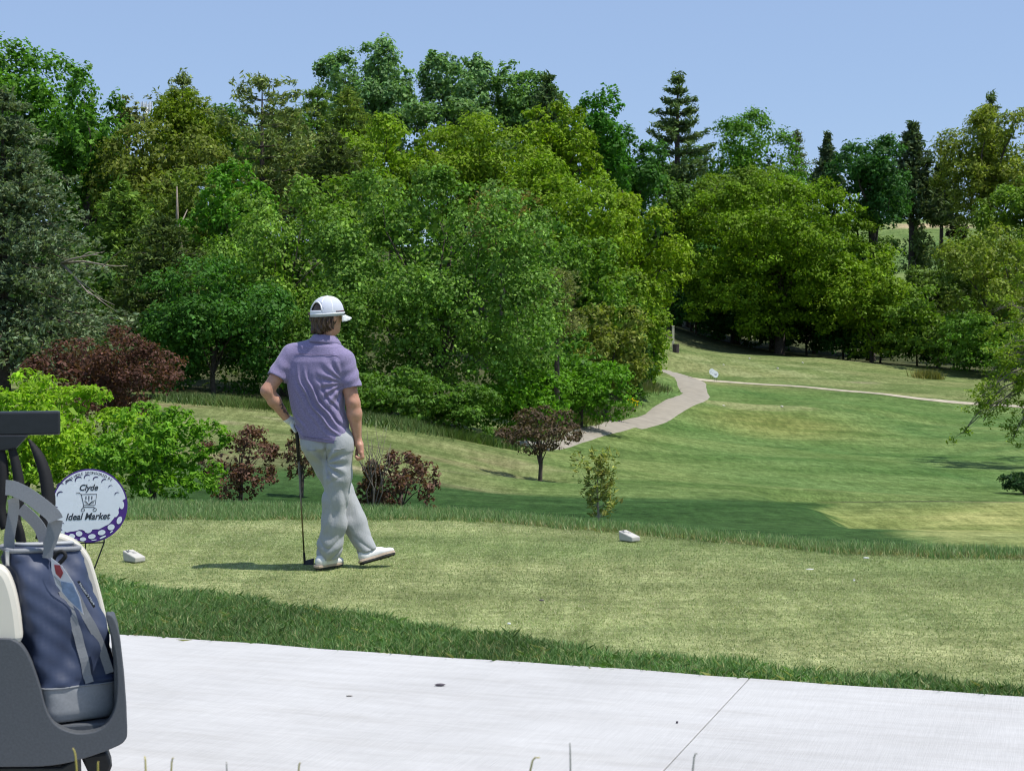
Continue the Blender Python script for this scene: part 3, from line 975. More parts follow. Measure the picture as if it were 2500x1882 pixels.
conifer("spruce_tree", "dark brownish spruce with drooping boughs above the tulip trees", 815, 190, 320, 620, 100, (0.058, 0.082, 0.040), 0.34, 36, G_WOOD, whorls=15, per=9, droop=0.25, shape=0.5, tuft=16, thin=0.3)
conifer("cedar_tree", "dark green cedar right of the dead branches", 400, 260, 520, 900, 66, (0.062, 0.092, 0.045), 0.22, 37, G_WOOD, whorls=22, per=10, droop=0.2, shape=0.55, tuft=18, thin=0.35)
broad("oak_tree", "yellow green oak with upright sprays above the tulip tree, left one", 960, 320, 290, 560, 112, YG, 0.24, 1.0, 38, G_WOOD, lobes=24, lobe_r=(0.16, 0.3), aspect=0.5)
broad("oak_tree", "yellow green oak with upright sprays in the middle of the wood", 1180, 320, 285, 600, 108, (0.125, 0.185, 0.024), 0.24, 1.0, 39, G_WOOD, lobes=24, lobe_r=(0.16, 0.3), aspect=0.5)
broad("oak_tree", "yellow green oak right of the middle of the wood", 1370, 320, 380, 720, 104, YG, 0.23, 1.0, 40, G_WOOD, lobes=24, lobe_r=(0.16, 0.3), aspect=0.5)
broad("oak_tree", "vivid yellow green oak at the right end of the wood", 1530, 260, 460, 780, 108, (0.145, 0.21, 0.018), 0.23, 1.0, 41, G_WOOD, lobes=22, lobe_r=(0.18, 0.32), aspect=0.5)
conifer("pine_tree", "small yellow brown pine crown amid the oaks", 1225, 140, 462, 620, 82, BROWNPINE, 0.22, 42, G_WOOD, whorls=9, per=9, droop=-0.1, shape=0.25, tuft=14, thin=0.22, irr=0.2, fuzz=0.2)
conifer("pine_tree", "small grey green pine crown right of the tulip tree", 1360, 105, 655, 830, 72, (0.13, 0.15, 0.085), 0.2, 43, G_WOOD, whorls=9, per=9, droop=-0.1, shape=0.25, tuft=14, thin=0.2, irr=0.2, fuzz=0.2)
broad("leafy_tree", "mid green tree between the tulip tree and the vivid oak", 1430, 220, 580, 900, 88, (0.085, 0.155, 0.03), 0.2, 1.0, 44, G_WOOD, lobes=18)
broad("oak_tree", "yellow green tree overhanging the winding path", 1538, 180, 640, 960, 96, (0.12, 0.185, 0.026), 0.2, 1.1, 45, G_WOOD, lobes=18, lobe_r=(0.2, 0.34))
broad("oak_tree", "bronze green small tree low on the slope by the path", 1480, 210, 730, 960, 84, (0.125, 0.145, 0.045), 0.17, 1.0, 46, G_WOOD, lobes=18, lobe_r=(0.2, 0.34))
# ---- the front rank along the slope
broad("tulip_tree", "big tulip tree with pale flecked leaves in the centre of the wood", 1075, 560, 395, 1075, 64, TULIP, 0.118, 1.0, 50, G_WOOD, fleck=0.16, lobes=40, lobe_r=(0.16, 0.30), sub=26, sub_r=0.085, aspect=0.85, inner=0.10, depth=0.8)
broad("tulip_tree", "lighter tulip tree left of the big central one", 690, 420, 450, 960, 69, (0.100, 0.172, 0.040), 0.125, 0.9, 51, G_WOOD, fleck=0.14, lobes=32, lobe_r=(0.16, 0.30), sub=24, sub_r=0.09, aspect=0.85)
broad("maple_tree", "dark blue green maple left of the golfer at the slope crest", 520, 360, 620, 1000, 60, MAPLE, 0.14, 1.2, 52, G_WOOD, lobes=28, lobe_r=(0.18, 0.32))
broad("leafy_tree", "green leafy low tree behind the golfer below the tulip trees", 800, 260, 700, 1010, 61, (0.075, 0.142, 0.036), 0.12, 1.1, 53, G_WOOD, lobes=22)
broad("leafy_shrub", "bright green shrub at the foot of the tulip tree on the right", 1270, 230, 880, 1098, 64, (0.085, 0.185, 0.022), 0.15, 1.1, 54, "shrubs along the wood edge", lobes=18, cat="shrub")
broad("leafy_shrub", "bright green shrub between tulip tree and winding path", 1420, 240, 860, 1040, 76, (0.075, 0.165, 0.022), 0.16, 1.1, 55, "shrubs along the wood edge", lobes=18, cat="shrub")
broad("leafy_shrub", "dark green shrub beside the bend of the path", 1522, 150, 800, 970, 94, (0.045, 0.095, 0.026), 0.18, 1.1, 56, "shrubs along the wood edge", lobes=16, cat="shrub")
broad("leafy_tree", "green small tree leaning to the path bend by the cream post", 1592, 66, 740, 945, 112, (0.095, 0.18, 0.022), 0.19, 1.2, 57, G_WOOD, lobes=14)
broad("leafy_shrub", "green shrub at the foot of the big tulip tree, behind the golfer's right arm", 950, 260, 900, 1040, 58, (0.068, 0.132, 0.034), 0.12, 1.2, 58, "shrubs along the wood edge", lobes=16, cat="shrub")
broad("leafy_shrub", "green shrub in the middle of the wood's foot above the slope", 1110, 240, 930, 1085, 60, (0.066, 0.132, 0.030), 0.12, 1.2, 59, "shrubs along the wood edge", lobes=16, cat="shrub")

# ---- right: the great dome and its neighbours
broad("dome_tree", "huge domed yellow green tree with dark trunks in the right middle", 1905, 470, 428, 815, 168, (0.105, 0.172, 0.016), 0.30, 2.0, 60, G_FAR, lobes=80, lobe_r=(0.14, 0.24), sub=18, sub_r=0.07, top_only=0.0, inner=0.12, skirt=0.35, rtrunk=0.5, depth=0.8, aspect=0.6)
broad("leafy_tree", "yellow green tree at the right foot of the domed tree", 2130, 220, 610, 890, 160, (0.115, 0.18, 0.018), 0.30, 1.0, 61, G_FAR, lobes=22, lobe_r=(0.2, 0.34))
broad("leafy_tree", "mid green tree in the gap right of the domed tree", 2290, 260, 700, 920, 156, (0.095, 0.16, 0.032), 0.30, 0.9, 62, G_FAR, lobes=18, lobe_r=(0.2, 0.34))
broad("leafy_tree", "green loosely branched tree at the right edge below the larch", 2440, 260, 540, 860, 150, (0.13, 0.165, 0.04), 0.28, 0.7, 63, G_FAR, lobes=22, lobe_r=(0.15, 0.28))
broad("leafy_tree", "dark green tree low at the right edge behind the hanging branches", 2440, 260, 740, 930, 146, (0.07, 0.14, 0.028), 0.28, 1.0, 64, G_FAR, lobes=18)
broad("birch_tree", "slim silvery green tree before the far hill fairway", 2245, 85, 530, 740, 205, (0.13, 0.175, 0.095), 0.34, 0.9, 65, G_FAR, lobes=12, bark='pale_bark')
broad("dark_leaved_tree", "small dark purple leaved tree on the far hill fairway", 2335, 48, 530, 590, 225, (0.022, 0.016, 0.018), 0.34, 1.4, 66, G_FAR, lobes=8)
k = 0
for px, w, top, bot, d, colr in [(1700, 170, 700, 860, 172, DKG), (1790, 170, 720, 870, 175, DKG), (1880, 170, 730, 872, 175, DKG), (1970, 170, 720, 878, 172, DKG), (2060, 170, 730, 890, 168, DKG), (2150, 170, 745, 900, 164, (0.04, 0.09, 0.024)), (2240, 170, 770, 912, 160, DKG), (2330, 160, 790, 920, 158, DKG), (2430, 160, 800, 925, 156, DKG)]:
    k += 1
    words = ["leftmost", "second", "third", "fourth", "fifth", "sixth", "seventh", "eighth", "ninth and rightmost"][k - 1]
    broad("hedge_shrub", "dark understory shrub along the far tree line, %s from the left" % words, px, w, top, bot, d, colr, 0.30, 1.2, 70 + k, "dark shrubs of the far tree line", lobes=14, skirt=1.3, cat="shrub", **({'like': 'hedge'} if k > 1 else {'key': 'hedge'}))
k = 0
for px, w, top, bot, d, colr in [(2080, 200, 560, 720, 200, (0.07, 0.12, 0.035)), (2300, 200, 640, 780, 190, (0.09, 0.14, 0.04)), (2400, 220, 560, 760, 190, (0.10, 0.15, 0.035)), (1680, 200, 480, 720, 190, (0.06, 0.12, 0.03)), (1620, 160, 420, 700, 170, (0.07, 0.13, 0.03))]:
    k += 1
    lab = ["mid green tree on the right shoulder of the domed tree", "low green tree below the far hill fairway", "green tree between the far hill fairway and the right edge", "green tree behind the left side of the domed tree", "green tree under the tall white pine"][k - 1]
    broad("leafy_tree", lab, px, w, top, bot, d, colr, 0.34, 0.9, 90 + k, G_FAR, lobes=16)
k = 0
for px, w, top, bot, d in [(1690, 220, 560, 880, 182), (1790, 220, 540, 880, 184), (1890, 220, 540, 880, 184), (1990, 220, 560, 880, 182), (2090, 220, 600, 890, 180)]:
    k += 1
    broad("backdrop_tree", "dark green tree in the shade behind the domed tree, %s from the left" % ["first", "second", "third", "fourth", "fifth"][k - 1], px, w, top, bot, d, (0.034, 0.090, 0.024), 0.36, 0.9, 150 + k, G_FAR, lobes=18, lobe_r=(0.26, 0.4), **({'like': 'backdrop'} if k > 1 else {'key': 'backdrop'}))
# hillside fill seen in the gaps of the wood
k = 0
for px, w, top, bot, d, colr, lab in [
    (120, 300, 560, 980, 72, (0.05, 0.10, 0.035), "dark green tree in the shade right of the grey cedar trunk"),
    (300, 260, 360, 640, 118, MIDG, "mid green tree between the left edge trees and the olive oak"),
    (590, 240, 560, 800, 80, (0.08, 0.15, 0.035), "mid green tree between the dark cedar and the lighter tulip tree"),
    (880, 300, 420, 700, 90, (0.10, 0.165, 0.03), "green tree behind the top of the big tulip tree, left side"),
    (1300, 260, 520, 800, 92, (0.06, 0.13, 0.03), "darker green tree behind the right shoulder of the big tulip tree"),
    (1230, 320, 360, 640, 118, MIDG, "mid green tree behind the middle oaks"),
    (600, 320, 250, 460, 140, (0.06, 0.12, 0.03), "dark green tree behind the open layered pine"),
    (1480, 260, 520, 860, 118, (0.09, 0.16, 0.025), "green tree behind the vivid oak at the right end of the wood"),
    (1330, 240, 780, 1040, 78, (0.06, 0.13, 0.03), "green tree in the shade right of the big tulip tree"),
]:
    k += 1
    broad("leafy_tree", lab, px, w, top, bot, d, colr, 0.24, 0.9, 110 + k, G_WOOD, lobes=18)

# the wood and the far tree line go on past both sides of the view
side = [(-330, 420, 200, 900, 78, MIDG), (-560, 460, 240, 950, 74, (0.075, 0.15, 0.03)), (-420, 380, 120, 700, 115, DKG), (-700, 520, 180, 950, 80, (0.09, 0.16, 0.03)), (-950, 520, 220, 1000, 72, MIDG), (-700, 420, 120, 700, 120, (0.06, 0.13, 0.03)), (-1250, 560, 200, 1000, 75, (0.08, 0.15, 0.03)),
        (2760, 260, 430, 920, 160, (0.09, 0.16, 0.03)), (2880, 280, 450, 920, 158, MIDG), (3080, 300, 430, 930, 155, (0.10, 0.17, 0.03)), (3300, 320, 460, 940, 150, DKG), (3560, 320, 440, 950, 150, MIDG)]
for k, (px, w, top, bot, d, colr) in enumerate(side):
    broad("outlying_tree", "tree of the wood beyond the left edge of the view" if px < 0 else "tree of the far tree line beyond the right edge of the view", px, w, top, bot, d, colr, 0.3, 1.0, 200 + k, "trees left of the view" if px < 0 else "trees right of the view", like='oak')

# ---- shrubs between the tee and the wood
broad("ash_sapling", "sunlit lime green sapling thicket at the left edge, nearest to the cart", 60, 560, 880, 1260, 27, LIME, 0.092, 1.0, 130, "lime green saplings left of the tee", lobes=34, lobe_r=(0.16, 0.28), sub=16, sub_r=0.075, aspect=0.42, cat="shrub", inner=0.15)
broad("ash_sapling", "green sapling thicket right of the sponsor sign, behind the tee", 370, 330, 970, 1260, 26, (0.100, 0.205, 0.028), 0.085, 1.0, 131, "lime green saplings left of the tee", lobes=26, lobe_r=(0.18, 0.3), sub=16, sub_r=0.08, aspect=0.42, cat="shrub", inner=0.15)
broad("red_crabapple", "large dark red leaved crabapple above the lime green saplings", 255, 320, 800, 1060, 40, RED, 0.075, 0.9, 132, "dark red leaved crabapples", lobes=30, lobe_r=(0.16, 0.3), cat="shrub", aspect=0.6)
broad("red_crabapple", "reddish brown crabapple bush just left of the golf club", 585, 178, 1035, 1290, 31, (0.105, 0.054, 0.064), 0.060, 0.75, 133, "dark red leaved crabapples", lobes=22, lobe_r=(0.16, 0.3), cat="shrub", aspect=0.6, inner=0.03)
broad("red_crabapple", "reddish brown crabapple bush right of the golfer's legs", 980, 160, 1092, 1320, 28, (0.100, 0.052, 0.060), 0.058, 0.7, 134, "dark red leaved crabapples", lobes=20, lobe_r=(0.16, 0.32), cat="shrub", aspect=0.6, inner=0.03)
broad("red_crabapple", "small reddish crabapple branch cluster behind the golfer's gloved hand", 735, 95, 1045, 1180, 33, (0.10, 0.06, 0.058), 0.06, 0.4, 135, "dark red leaved crabapples", lobes=10, cat="shrub", aspect=0.6, inner=0.0)
broad("red_crabapple", "small reddish crabapple between golfer and the bigger red bush", 905, 70, 1128, 1300, 28, (0.10, 0.058, 0.055), 0.058, 0.45, 136, "dark red leaved crabapples", lobes=9, cat="shrub", aspect=0.6, inner=0.0)
broad("plum_tree", "small dark leaved round tree with thin trunk alone on the grass", 1318, 180, 992, 1112, 50, (0.080, 0.056, 0.060), 0.085, 0.8, 137, None, lobes=18, lobe_r=(0.2, 0.34), rtrunk=0.065, aspect=0.6, inner=0.03)
broad("dark_juniper", "dark evergreen shrub at the right edge on the fairway", 2500, 110, 1150, 1222, 60, (0.018, 0.045, 0.024), 0.12, 1.2, 138, None, lobes=12, cat="shrub", aspect=0.3)
conifer("young_pine", "thin yellow green young pine with upright shoots right behind the tee edge", 1462, 90, 1122, 1268, 23, (0.175, 0.195, 0.085), 0.075, 139, None, whorls=8, per=5, droop=-0.45, shape=0.30, tuft=5, thin=0.3, lift=0.75, bare=0.0, irr=0.35, tipbias=0.35, fuzz=0.10, flat=0.8, bark="pale_bark")
# ------------------------------------------------------------------ implicit surfaces -> one continuous mesh
def surface_nets(Fv, org, h):
    nx, ny, nz = Fv.shape
    ins = Fv < 0
    c = np.zeros((nx - 1, ny - 1, nz - 1), np.int8)
    for i in (0, 1):
        for j in (0, 1):
            for k in (0, 1):
                c += ins[i:nx - 1 + i, j:ny - 1 + j, k:nz - 1 + k]
    act = (c > 0) & (c < 8)
    idx = -np.ones(act.shape, np.int64)
    I = np.argwhere(act)
    idx[act] = np.arange(len(I))
    acc = np.zeros((len(I), 3)); cnt = np.zeros(len(I))
    corners = [(i, j, k) for i in (0, 1) for j in (0, 1) for k in (0, 1)]
    for a in corners:
        for ax in range(3):
            if a[ax] == 1:
                continue
            b2 = list(a); b2[ax] = 1
            fa = Fv[I[:, 0] + a[0], I[:, 1] + a[1], I[:, 2] + a[2]]
            fb = Fv[I[:, 0] + b2[0], I[:, 1] + b2[1], I[:, 2] + b2[2]]
            x = (fa < 0) != (fb < 0)
            t = fa / np.where(np.abs(fa - fb) < 1e-12, 1e-12, fa - fb)
            p = np.tile(np.array(a, float), (len(I), 1))
            p[:, ax] += t
            acc[x] += p[x]; cnt[x] += 1
    v = (I + acc / cnt[:, None]) * h + np.array(org)
    faces = []
    for ax in range(3):
        s0 = [slice(None)] * 3; s1 = [slice(None)] * 3
        s0[ax] = slice(0, -1); s1[ax] = slice(1, None)
        A, B = ins[tuple(s0)], ins[tuple(s1)]
        E = np.argwhere(A != B)
        u, w = (ax + 1) % 3, (ax + 2) % 3
        ok = (E[:, u] > 0) & (E[:, w] > 0) & (E[:, u] < Fv.shape[u] - 1) & (E[:, w] < Fv.shape[w] - 1)
        E = E[ok]
        flip = A[E[:, 0], E[:, 1], E[:, 2]]
        q = []
        for du, dw in ((-1, -1), (0, -1), (0, 0), (-1, 0)):
            e = E.copy(); e[:, u] += du; e[:, w] += dw
            q.append(idx[e[:, 0], e[:, 1], e[:, 2]])
        q = np.stack(q, 1)
        q = np.where(flip[:, None], q, q[:, ::-1])
        faces.append(q)
    f = np.concatenate(faces)
    f = f[(f >= 0).all(1)]
    return v, f


class SDF:
    def __init__(self, lo, hi, h):
        self.lo, self.h = np.array(lo, float), h
        n = np.ceil((np.array(hi) - self.lo) / h).astype(int) + 1
        self.ax = [self.lo[i] + h * np.arange(n[i]) for i in range(3)]
        self.F = np.full(tuple(n), 1.0, np.float32)

    def region(self, lo, hi, pad=0.07):
        sl = []
        for i in range(3):
            a = np.searchsorted(self.ax[i], lo[i] - pad); b_ = np.searchsorted(self.ax[i], hi[i] + pad)
            sl.append(slice(max(a, 0), max(b_, 1)))
        X, Y, Z = np.meshgrid(*[self.ax[i][sl[i]] for i in range(3)], indexing='ij', sparse=True)
        return tuple(sl), X, Y, Z

    def smin(self, sl, f, k):
        A = self.F[sl]
        if k <= 0:
            self.F[sl] = np.minimum(A, f)
        else:
            hh = np.clip(0.5 + 0.5 * (f - A) / k, 0, 1)
            self.F[sl] = f + (A - f) * hh - k * hh * (1 - hh)
        return self

    def cap(self, a, b, ra, rb=None, k=0.02, flat=None):
        a, b = np.array(a, float), np.array(b, float)
        rb = ra if rb is None else rb
        R = max(ra, rb)
        sl, X, Y, Z = self.region(np.minimum(a, b) - R, np.maximum(a, b) + R)
        d = b - a
        L2 = float(d @ d) + 1e-12
        t = np.clip(((X - a[0]) * d[0] + (Y - a[1]) * d[1] + (Z - a[2]) * d[2]) / L2, 0, 1)
        f = np.sqrt((X - a[0] - t * d[0]) ** 2 + (Y - a[1] - t * d[1]) ** 2 + (Z - a[2] - t * d[2]) ** 2) - (ra + (rb - ra) * t)
        return self.smin(sl, f, k)

    def ell(self, c, rad, k=0.02, R=None):
        c = np.array(c, float); rad = np.array(rad, float)
        m = rad.max()
        sl, X, Y, Z = self.region(c - m, c + m)
        x, y, z = X - c[0], Y - c[1], Z - c[2]
        if R is not None:
            x, y, z = (R[0][0] * x + R[1][0] * y + R[2][0] * z, R[0][1] * x + R[1][1] * y + R[2][1] * z, R[0][2] * x + R[1][2] * y + R[2][2] * z)
        q = np.sqrt((x / rad[0]) ** 2 + (y / rad[1]) ** 2 + (z / rad[2]) ** 2)
        return self.smin(sl, (q - 1) * rad.min(), k)

    def stack(self, rows, yaw=0.0, k=0.03, p=2.3):
        """rows: z, cx, cy, half width, half depth"""
        rows = np.array(sorted(rows))
        z0, z1 = rows[0, 0], rows[-1, 0]
        m = rows[:, 3:5].max()
        sl, X, Y, Z = self.region((rows[:, 1].min() - m, rows[:, 2].min() - m, z0), (rows[:, 1].max() + m, rows[:, 2].max() + m, z1))
        zz = Z.ravel()
        cx, cy, a, b_ = [np.interp(zz, rows[:, 0], rows[:, i])[None, None, :] for i in (1, 2, 3, 4)]
        cs, sn = math.cos(yaw), math.sin(yaw)
        u = (X - cx) * cs + (Y - cy) * sn
        v = -(X - cx) * sn + (Y - cy) * cs
        q = (np.abs(u / a) ** p + np.abs(v / b_) ** p) ** (1 / p)
        f = (q - 1) * np.minimum(a, b_)
        f = np.maximum(f, np.maximum(z0 - Z, Z - z1))
        return self.smin(sl, f, k)

    def carve(self, a, b, ra, rb):
        keep = self.F.copy()
        self.F[:] = 1.0
        self.cap(a, b, ra, rb, 0)
        self.F = np.maximum(keep, -self.F)
        return self

    def cut(self, point, normal):
        """remove everything on the side the normal points to"""
        X, Y, Z = np.meshgrid(*self.ax, indexing='ij', sparse=True)
        n = np.array(normal, float); n /= np.linalg.norm(n)
        f = ((X - point[0]) * n[0] + (Y - point[1]) * n[1] + (Z - point[2]) * n[2]).astype(np.float32)
        self.F = np.maximum(self.F, f)
        return self

    def displace(self, fn):
        X, Y, Z = np.meshgrid(*self.ax, indexing='ij', sparse=True)
        self.F = self.F + fn(X, Y, Z).astype(np.float32)
        return self

    def build(self, name, mat, parent, smooth=2):
        v, f = surface_nets(self.F, self.lo, self.h)
        me = new_mesh(name, v, f, True)
        o = obj(name, me, mat, parent)
        if smooth:
            m_ = o.modifiers.new("smooth", 'SMOOTH')
            m_.factor = 0.5; m_.iterations = smooth
        return o


# ------------------------------------------------------------------ the golfer
def heather(name, col, spread, scale=(60, 60, 420), crinkle=0.25):
    m, nt, b = mat_new(name)
    n = noise(nt, 1.0, 3, 0.7, vec_scale=scale)
    r = ramp(nt, n.outputs["Fac"], [(0.35, tuple(c * (1 - spread) for c in col)), (0.65, tuple(min(1, c * (1 + spread)) for c in col))])
    nt.links.new(r.outputs["Color"], b.inputs["Base Color"])
    b.inputs["Roughness"].default_value = 0.85
    b.inputs["Specular IOR Level"].default_value = 0.2
    b.inputs["Sheen Weight"].default_value = 0.2
    n2 = noise(nt, 1.0, 5, 0.65, vec_scale=(34, 34, 16))
    bump(nt, b, n2.outputs["Fac"], crinkle, 0.010)
    return m


M['shirt'] = heather("purple_heather_knit", (0.235, 0.200, 0.335), 0.22, (90, 90, 330))
M['trousers'] = heather("pale_grey_twill", (0.375, 0.385, 0.39), 0.05, (300, 300, 60), 0.55)
m, nt, b = mat_new("skin")
n = noise(nt, 45, 4); n2 = noise(nt, 6, 3)
r = ramp(nt, n.outputs["Fac"], [(0.3, (0.46, 0.235, 0.15)), (0.7, (0.54, 0.30, 0.205))])
r2 = ramp(nt, n2.outputs["Fac"], [(0.35, (0.92, 0.86, 0.84)), (0.65, (1.04, 1.04, 1.04))])
nt.links.new(mix(nt, r.outputs["Color"], r2.outputs["Color"], 1.0, 'MULTIPLY'), b.inputs["Base Color"])
b.inputs["Roughness"].default_value = 0.5
b.inputs["Subsurface Weight"].default_value = 0.08
b.inputs["Subsurface Radius"].default_value = (0.01, 0.004, 0.002)
M['skin'] = m
M['tattoo'] = plain("tattoo_ink", (0.09, 0.075, 0.075), 0.6, 0.3, 60, 0)
m, nt, b = mat_new("brown_hair")
n = noise(nt, 1.0, 4, 0.7, vec_scale=(160, 160, 30))
r = ramp(nt, n.outputs["Fac"], [(0.32, (0.022, 0.013, 0.008)), (0.55, (0.075, 0.042, 0.026)), (0.75, (0.22, 0.14, 0.09))])
nt.links.new(r.outputs["Color"], b.inputs["Base Color"])
b.inputs["Roughness"].default_value = 0.45
bump(nt, b, n.outputs["Fac"], 0.7, 0.004)
M['hair'] = m
M['white_cloth'] = plain("white_cap_mesh", (0.52, 0.55, 0.63), 0.8, 0.05, 900, 0.25, 0.001)
M['white_trim'] = plain("white_trim", (0.82, 0.82, 0.83), 0.6, 0.03, 60, 0.05)
M['navy'] = plain("navy_cloth", (0.012, 0.012, 0.028), 0.8, 0.2, 200, 0.1)
M['glove'] = plain("white_leather", (0.70, 0.72, 0.74), 0.5, 0.06, 60, 0.3, 0.001)
M['shoe'] = plain("white_shoe_leather", (0.72, 0.71, 0.68), 0.42, 0.06, 40, 0.2, 0.001)
M['sole_edge'] = plain("tan_sole", (0.46, 0.36, 0.27), 0.7, 0.1, 60, 0.1)
M['black'] = plain("black_rubber", (0.012, 0.012, 0.013), 0.6, 0.25, 60, 0.15)
M['steel'] = plain("club_steel", (0.22, 0.19, 0.12), 0.3, 0.15, 60, 0.0, metal=1.0)
M['darksteel'] = plain("club_head_steel", (0.03, 0.03, 0.035), 0.35, 0.2, 60, 0.05, metal=0.8)

GD = 10.92
G0 = P(800, 1392, GD); G0[2] = 0.012
person = thing("person", "person in purple polo, white cap and pale trousers leaning on a golf club", "person", tuple(G0))
HX, HY, HZ = 0.005, 0.0, 1.705                     # skull centre
hf = np.array((0.70, 0.71)); hf /= np.linalg.norm(hf)   # where the head faces
hs = np.array((hf[1], -hf[0]))                     # to his right
def hp(fwd, side, z):
    return np.array((HX + hf[0] * fwd + hs[0] * side, HY + hf[1] * fwd + hs[1] * side, z))
HR = [[hs[0], hf[0], 0], [hs[1], hf[1], 0], [0, 0, 1]]

L_SH, L_EL, L_WR = np.array((-0.235, 0.03, 1.425)), np.array((-0.392, -0.045, 1.185)), np.array((-0.272, 0.035, 0.995))
R_SH, R_EL, R_WR = np.array((0.115, -0.03, 1.385)), np.array((0.178, -0.055, 1.105)), np.array((0.205, -0.02, 0.865))
R_HIP, R_KN, R_AN = np.array((0.075, -0.015, 0.86)), np.array((0.056, -0.01, 0.47)), np.array((-0.012, 0.0, 0.07))
L_HIP, L_KN, L_AN = np.array((-0.085, 0.03, 0.86)), np.array((0.058, 0.15, 0.50)), np.array((0.262, 0.10, 0.085))

# club in the left hand, defined first so that the fingers can close on it
CL_TOP, CL_BOT = np.array((-0.213, 0.065, 0.957)), np.array((-0.160, 0.05, 0.012))


def hand_left():
    """capsules of the left hand, palm resting on the butt of the grip, fingers down round it"""
    c = CL_TOP
    caps = [(L_WR, c + (-0.030, -0.005, 0.018), 0.026, 0.028), (c + (-0.030, -0.012, 0.016), c + (0.020, -0.006, 0.016), 0.022, 0.020), (c + (-0.03, 0.012, 0.014), c + (0.018, 0.012, 0.014), 0.020, 0.018)]
    for j, (oy, ln) in enumerate([(-0.026, 0.9), (-0.008, 1.05), (0.011, 1.1), (0.030, 1.0)]):
        a = c + (0.018, oy, 0.014)
        b1 = a + np.array((0.026, 0, -0.012)) * ln
        b2 = b1 + np.array((0.004, 0, -0.028)) * ln
        b3 = b2 + np.array((-0.012, 0, -0.018)) * ln
        caps += [(a, b1, 0.0105, 0.0095), (b1, b2, 0.0095, 0.009), (b2, b3, 0.009, 0.008)]
    caps += [(c + (-0.03, -0.018, 0.008), c + (-0.02, -0.036, -0.018), 0.013, 0.0105), (c + (-0.02, -0.036, -0.018), c + (-0.004, -0.030, -0.046), 0.0105, 0.009)]
    return caps


def hand_right():
    """a loose fist hanging beside the thigh, thumb forward"""
    w = R_WR
    caps = [(w, w + (0.008, 0.0, -0.035), 0.026, 0.030), (w + (0.018, -0.022, -0.045), w + (0.024, -0.026, -0.085), 0.022, 0.020), (w + (0.016, 0.010, -0.040), w + (0.022, 0.016, -0.085), 0.024, 0.020)]
    for j, (oy, ln) in enumerate([(-0.042, 0.86), (-0.021, 1.0), (0.000, 1.06), (0.021, 0.98)]):
        a = w + (0.028, oy, -0.090)
        b1 = a + np.array((0.006, 0, -0.034)) * ln
        b2 = b1 + np.array((-0.030, 0, -0.012)) * ln
        b3 = b2 + np.array((-0.016, 0, 0.018)) * ln
        caps += [(a, b1, 0.0115, 0.0105), (b1, b2, 0.0105, 0.0098), (b2, b3, 0.0098, 0.0085)]
    caps += [(w + (0.006, 0.022, -0.045), w + (-0.006, 0.036, -0.080), 0.015, 0.0125), (w + (-0.006, 0.036, -0.080), w + (-0.010, 0.020, -0.112), 0.0125, 0.0095)]
    return caps


S = SDF((-0.50, -0.24, 0.0), (0.46, 0.34, 1.88), 0.0066)
S.cap(R_HIP, R_KN, 0.066, 0.050).cap(R_KN, R_AN, 0.050, 0.036).cap(L_HIP, L_KN, 0.064, 0.050).cap(L_KN, L_AN, 0.048, 0.035)
S.cap(R_AN, R_AN + (0.07, 0.10, -0.035), 0.035, 0.028).cap(L_AN, L_AN + (0.10, 0.05, -0.01), 0.033, 0.026)
S.stack([(0.82, 0.0, 0.01, 0.125, 0.075), (0.93, -0.02, 0, 0.135, 0.085), (1.05, -0.055, 0, 0.140, 0.09), (1.25, -0.065, 0, 0.165, 0.10), (1.40, -0.055, 0, 0.175, 0.095), (1.46, -0.05, 0, 0.10, 0.08)], k=0.05)
S.cap(L_SH, L_EL, 0.055, 0.043, 0.03).cap(L_EL, L_EL + (L_WR - L_EL) * 0.35, 0.042, 0.043, 0.02).cap(L_EL + (L_WR - L_EL) * 0.35, L_WR, 0.043, 0.027, 0.02)
S.cap(R_SH, R_EL, 0.055, 0.046, 0.03).cap(R_EL, R_EL + (R_WR - R_EL) * 0.30, 0.046, 0.049, 0.02).cap(R_EL + (R_WR - R_EL) * 0.30, R_WR, 0.049, 0.026, 0.02)
S.cap(R_EL + (0.0, -0.03, 0.0), R_EL + (0.004, -0.034, 0.006), 0.016, 0.014, 0.02)
S.cap((-0.03, 0.0, 1.44), (0.0, 0.012, 1.60), 0.060, 0.055, 0.03)
# head: skull, jaw, nose, brow, lips, ears
S.ell((HX, HY, HZ), (0.076, 0.097, 0.108), 0.02, HR)
S.ell(hp(0.028, 0, 1.635), (0.060, 0.068, 0.078), 0.03, HR)
S.ell(hp(0.062, 0, 1.585), (0.030, 0.028, 0.022), 0.03, HR)
S.cap(hp(0.094, 0, 1.695), hp(0.113, 0, 1.660), 0.009, 0.014, 0.012).cap(hp(0.098, -0.012, 1.655), hp(0.098, 0.012, 1.655), 0.008, 0.008, 0.01)
S.cap(hp(0.088, -0.03, 1.715), hp(0.088, 0.03, 1.715), 0.010, 0.010, 0.015)
S.cap(hp(0.089, -0.018, 1.622), hp(0.089, 0.018, 1.622), 0.007, 0.007, 0.008).cap(hp(0.088, -0.016, 1.612), hp(0.088, 0.016, 1.612), 0.007, 0.007, 0.006)
for sd in (-1, 1):
    S.ell(hp(-0.004, sd * 0.080, 1.672), (0.010, 0.020, 0.032), 0.008, HR)
for a, b_, ra, rb in hand_right():
    S.cap(a, b_, ra, rb, 0.006)
for a, b_, ra, rb in hand_left():
    S.cap(a, b_, ra - 0.003, rb - 0.003, 0.005)
body = S.build("body", M['skin'], person, 1)
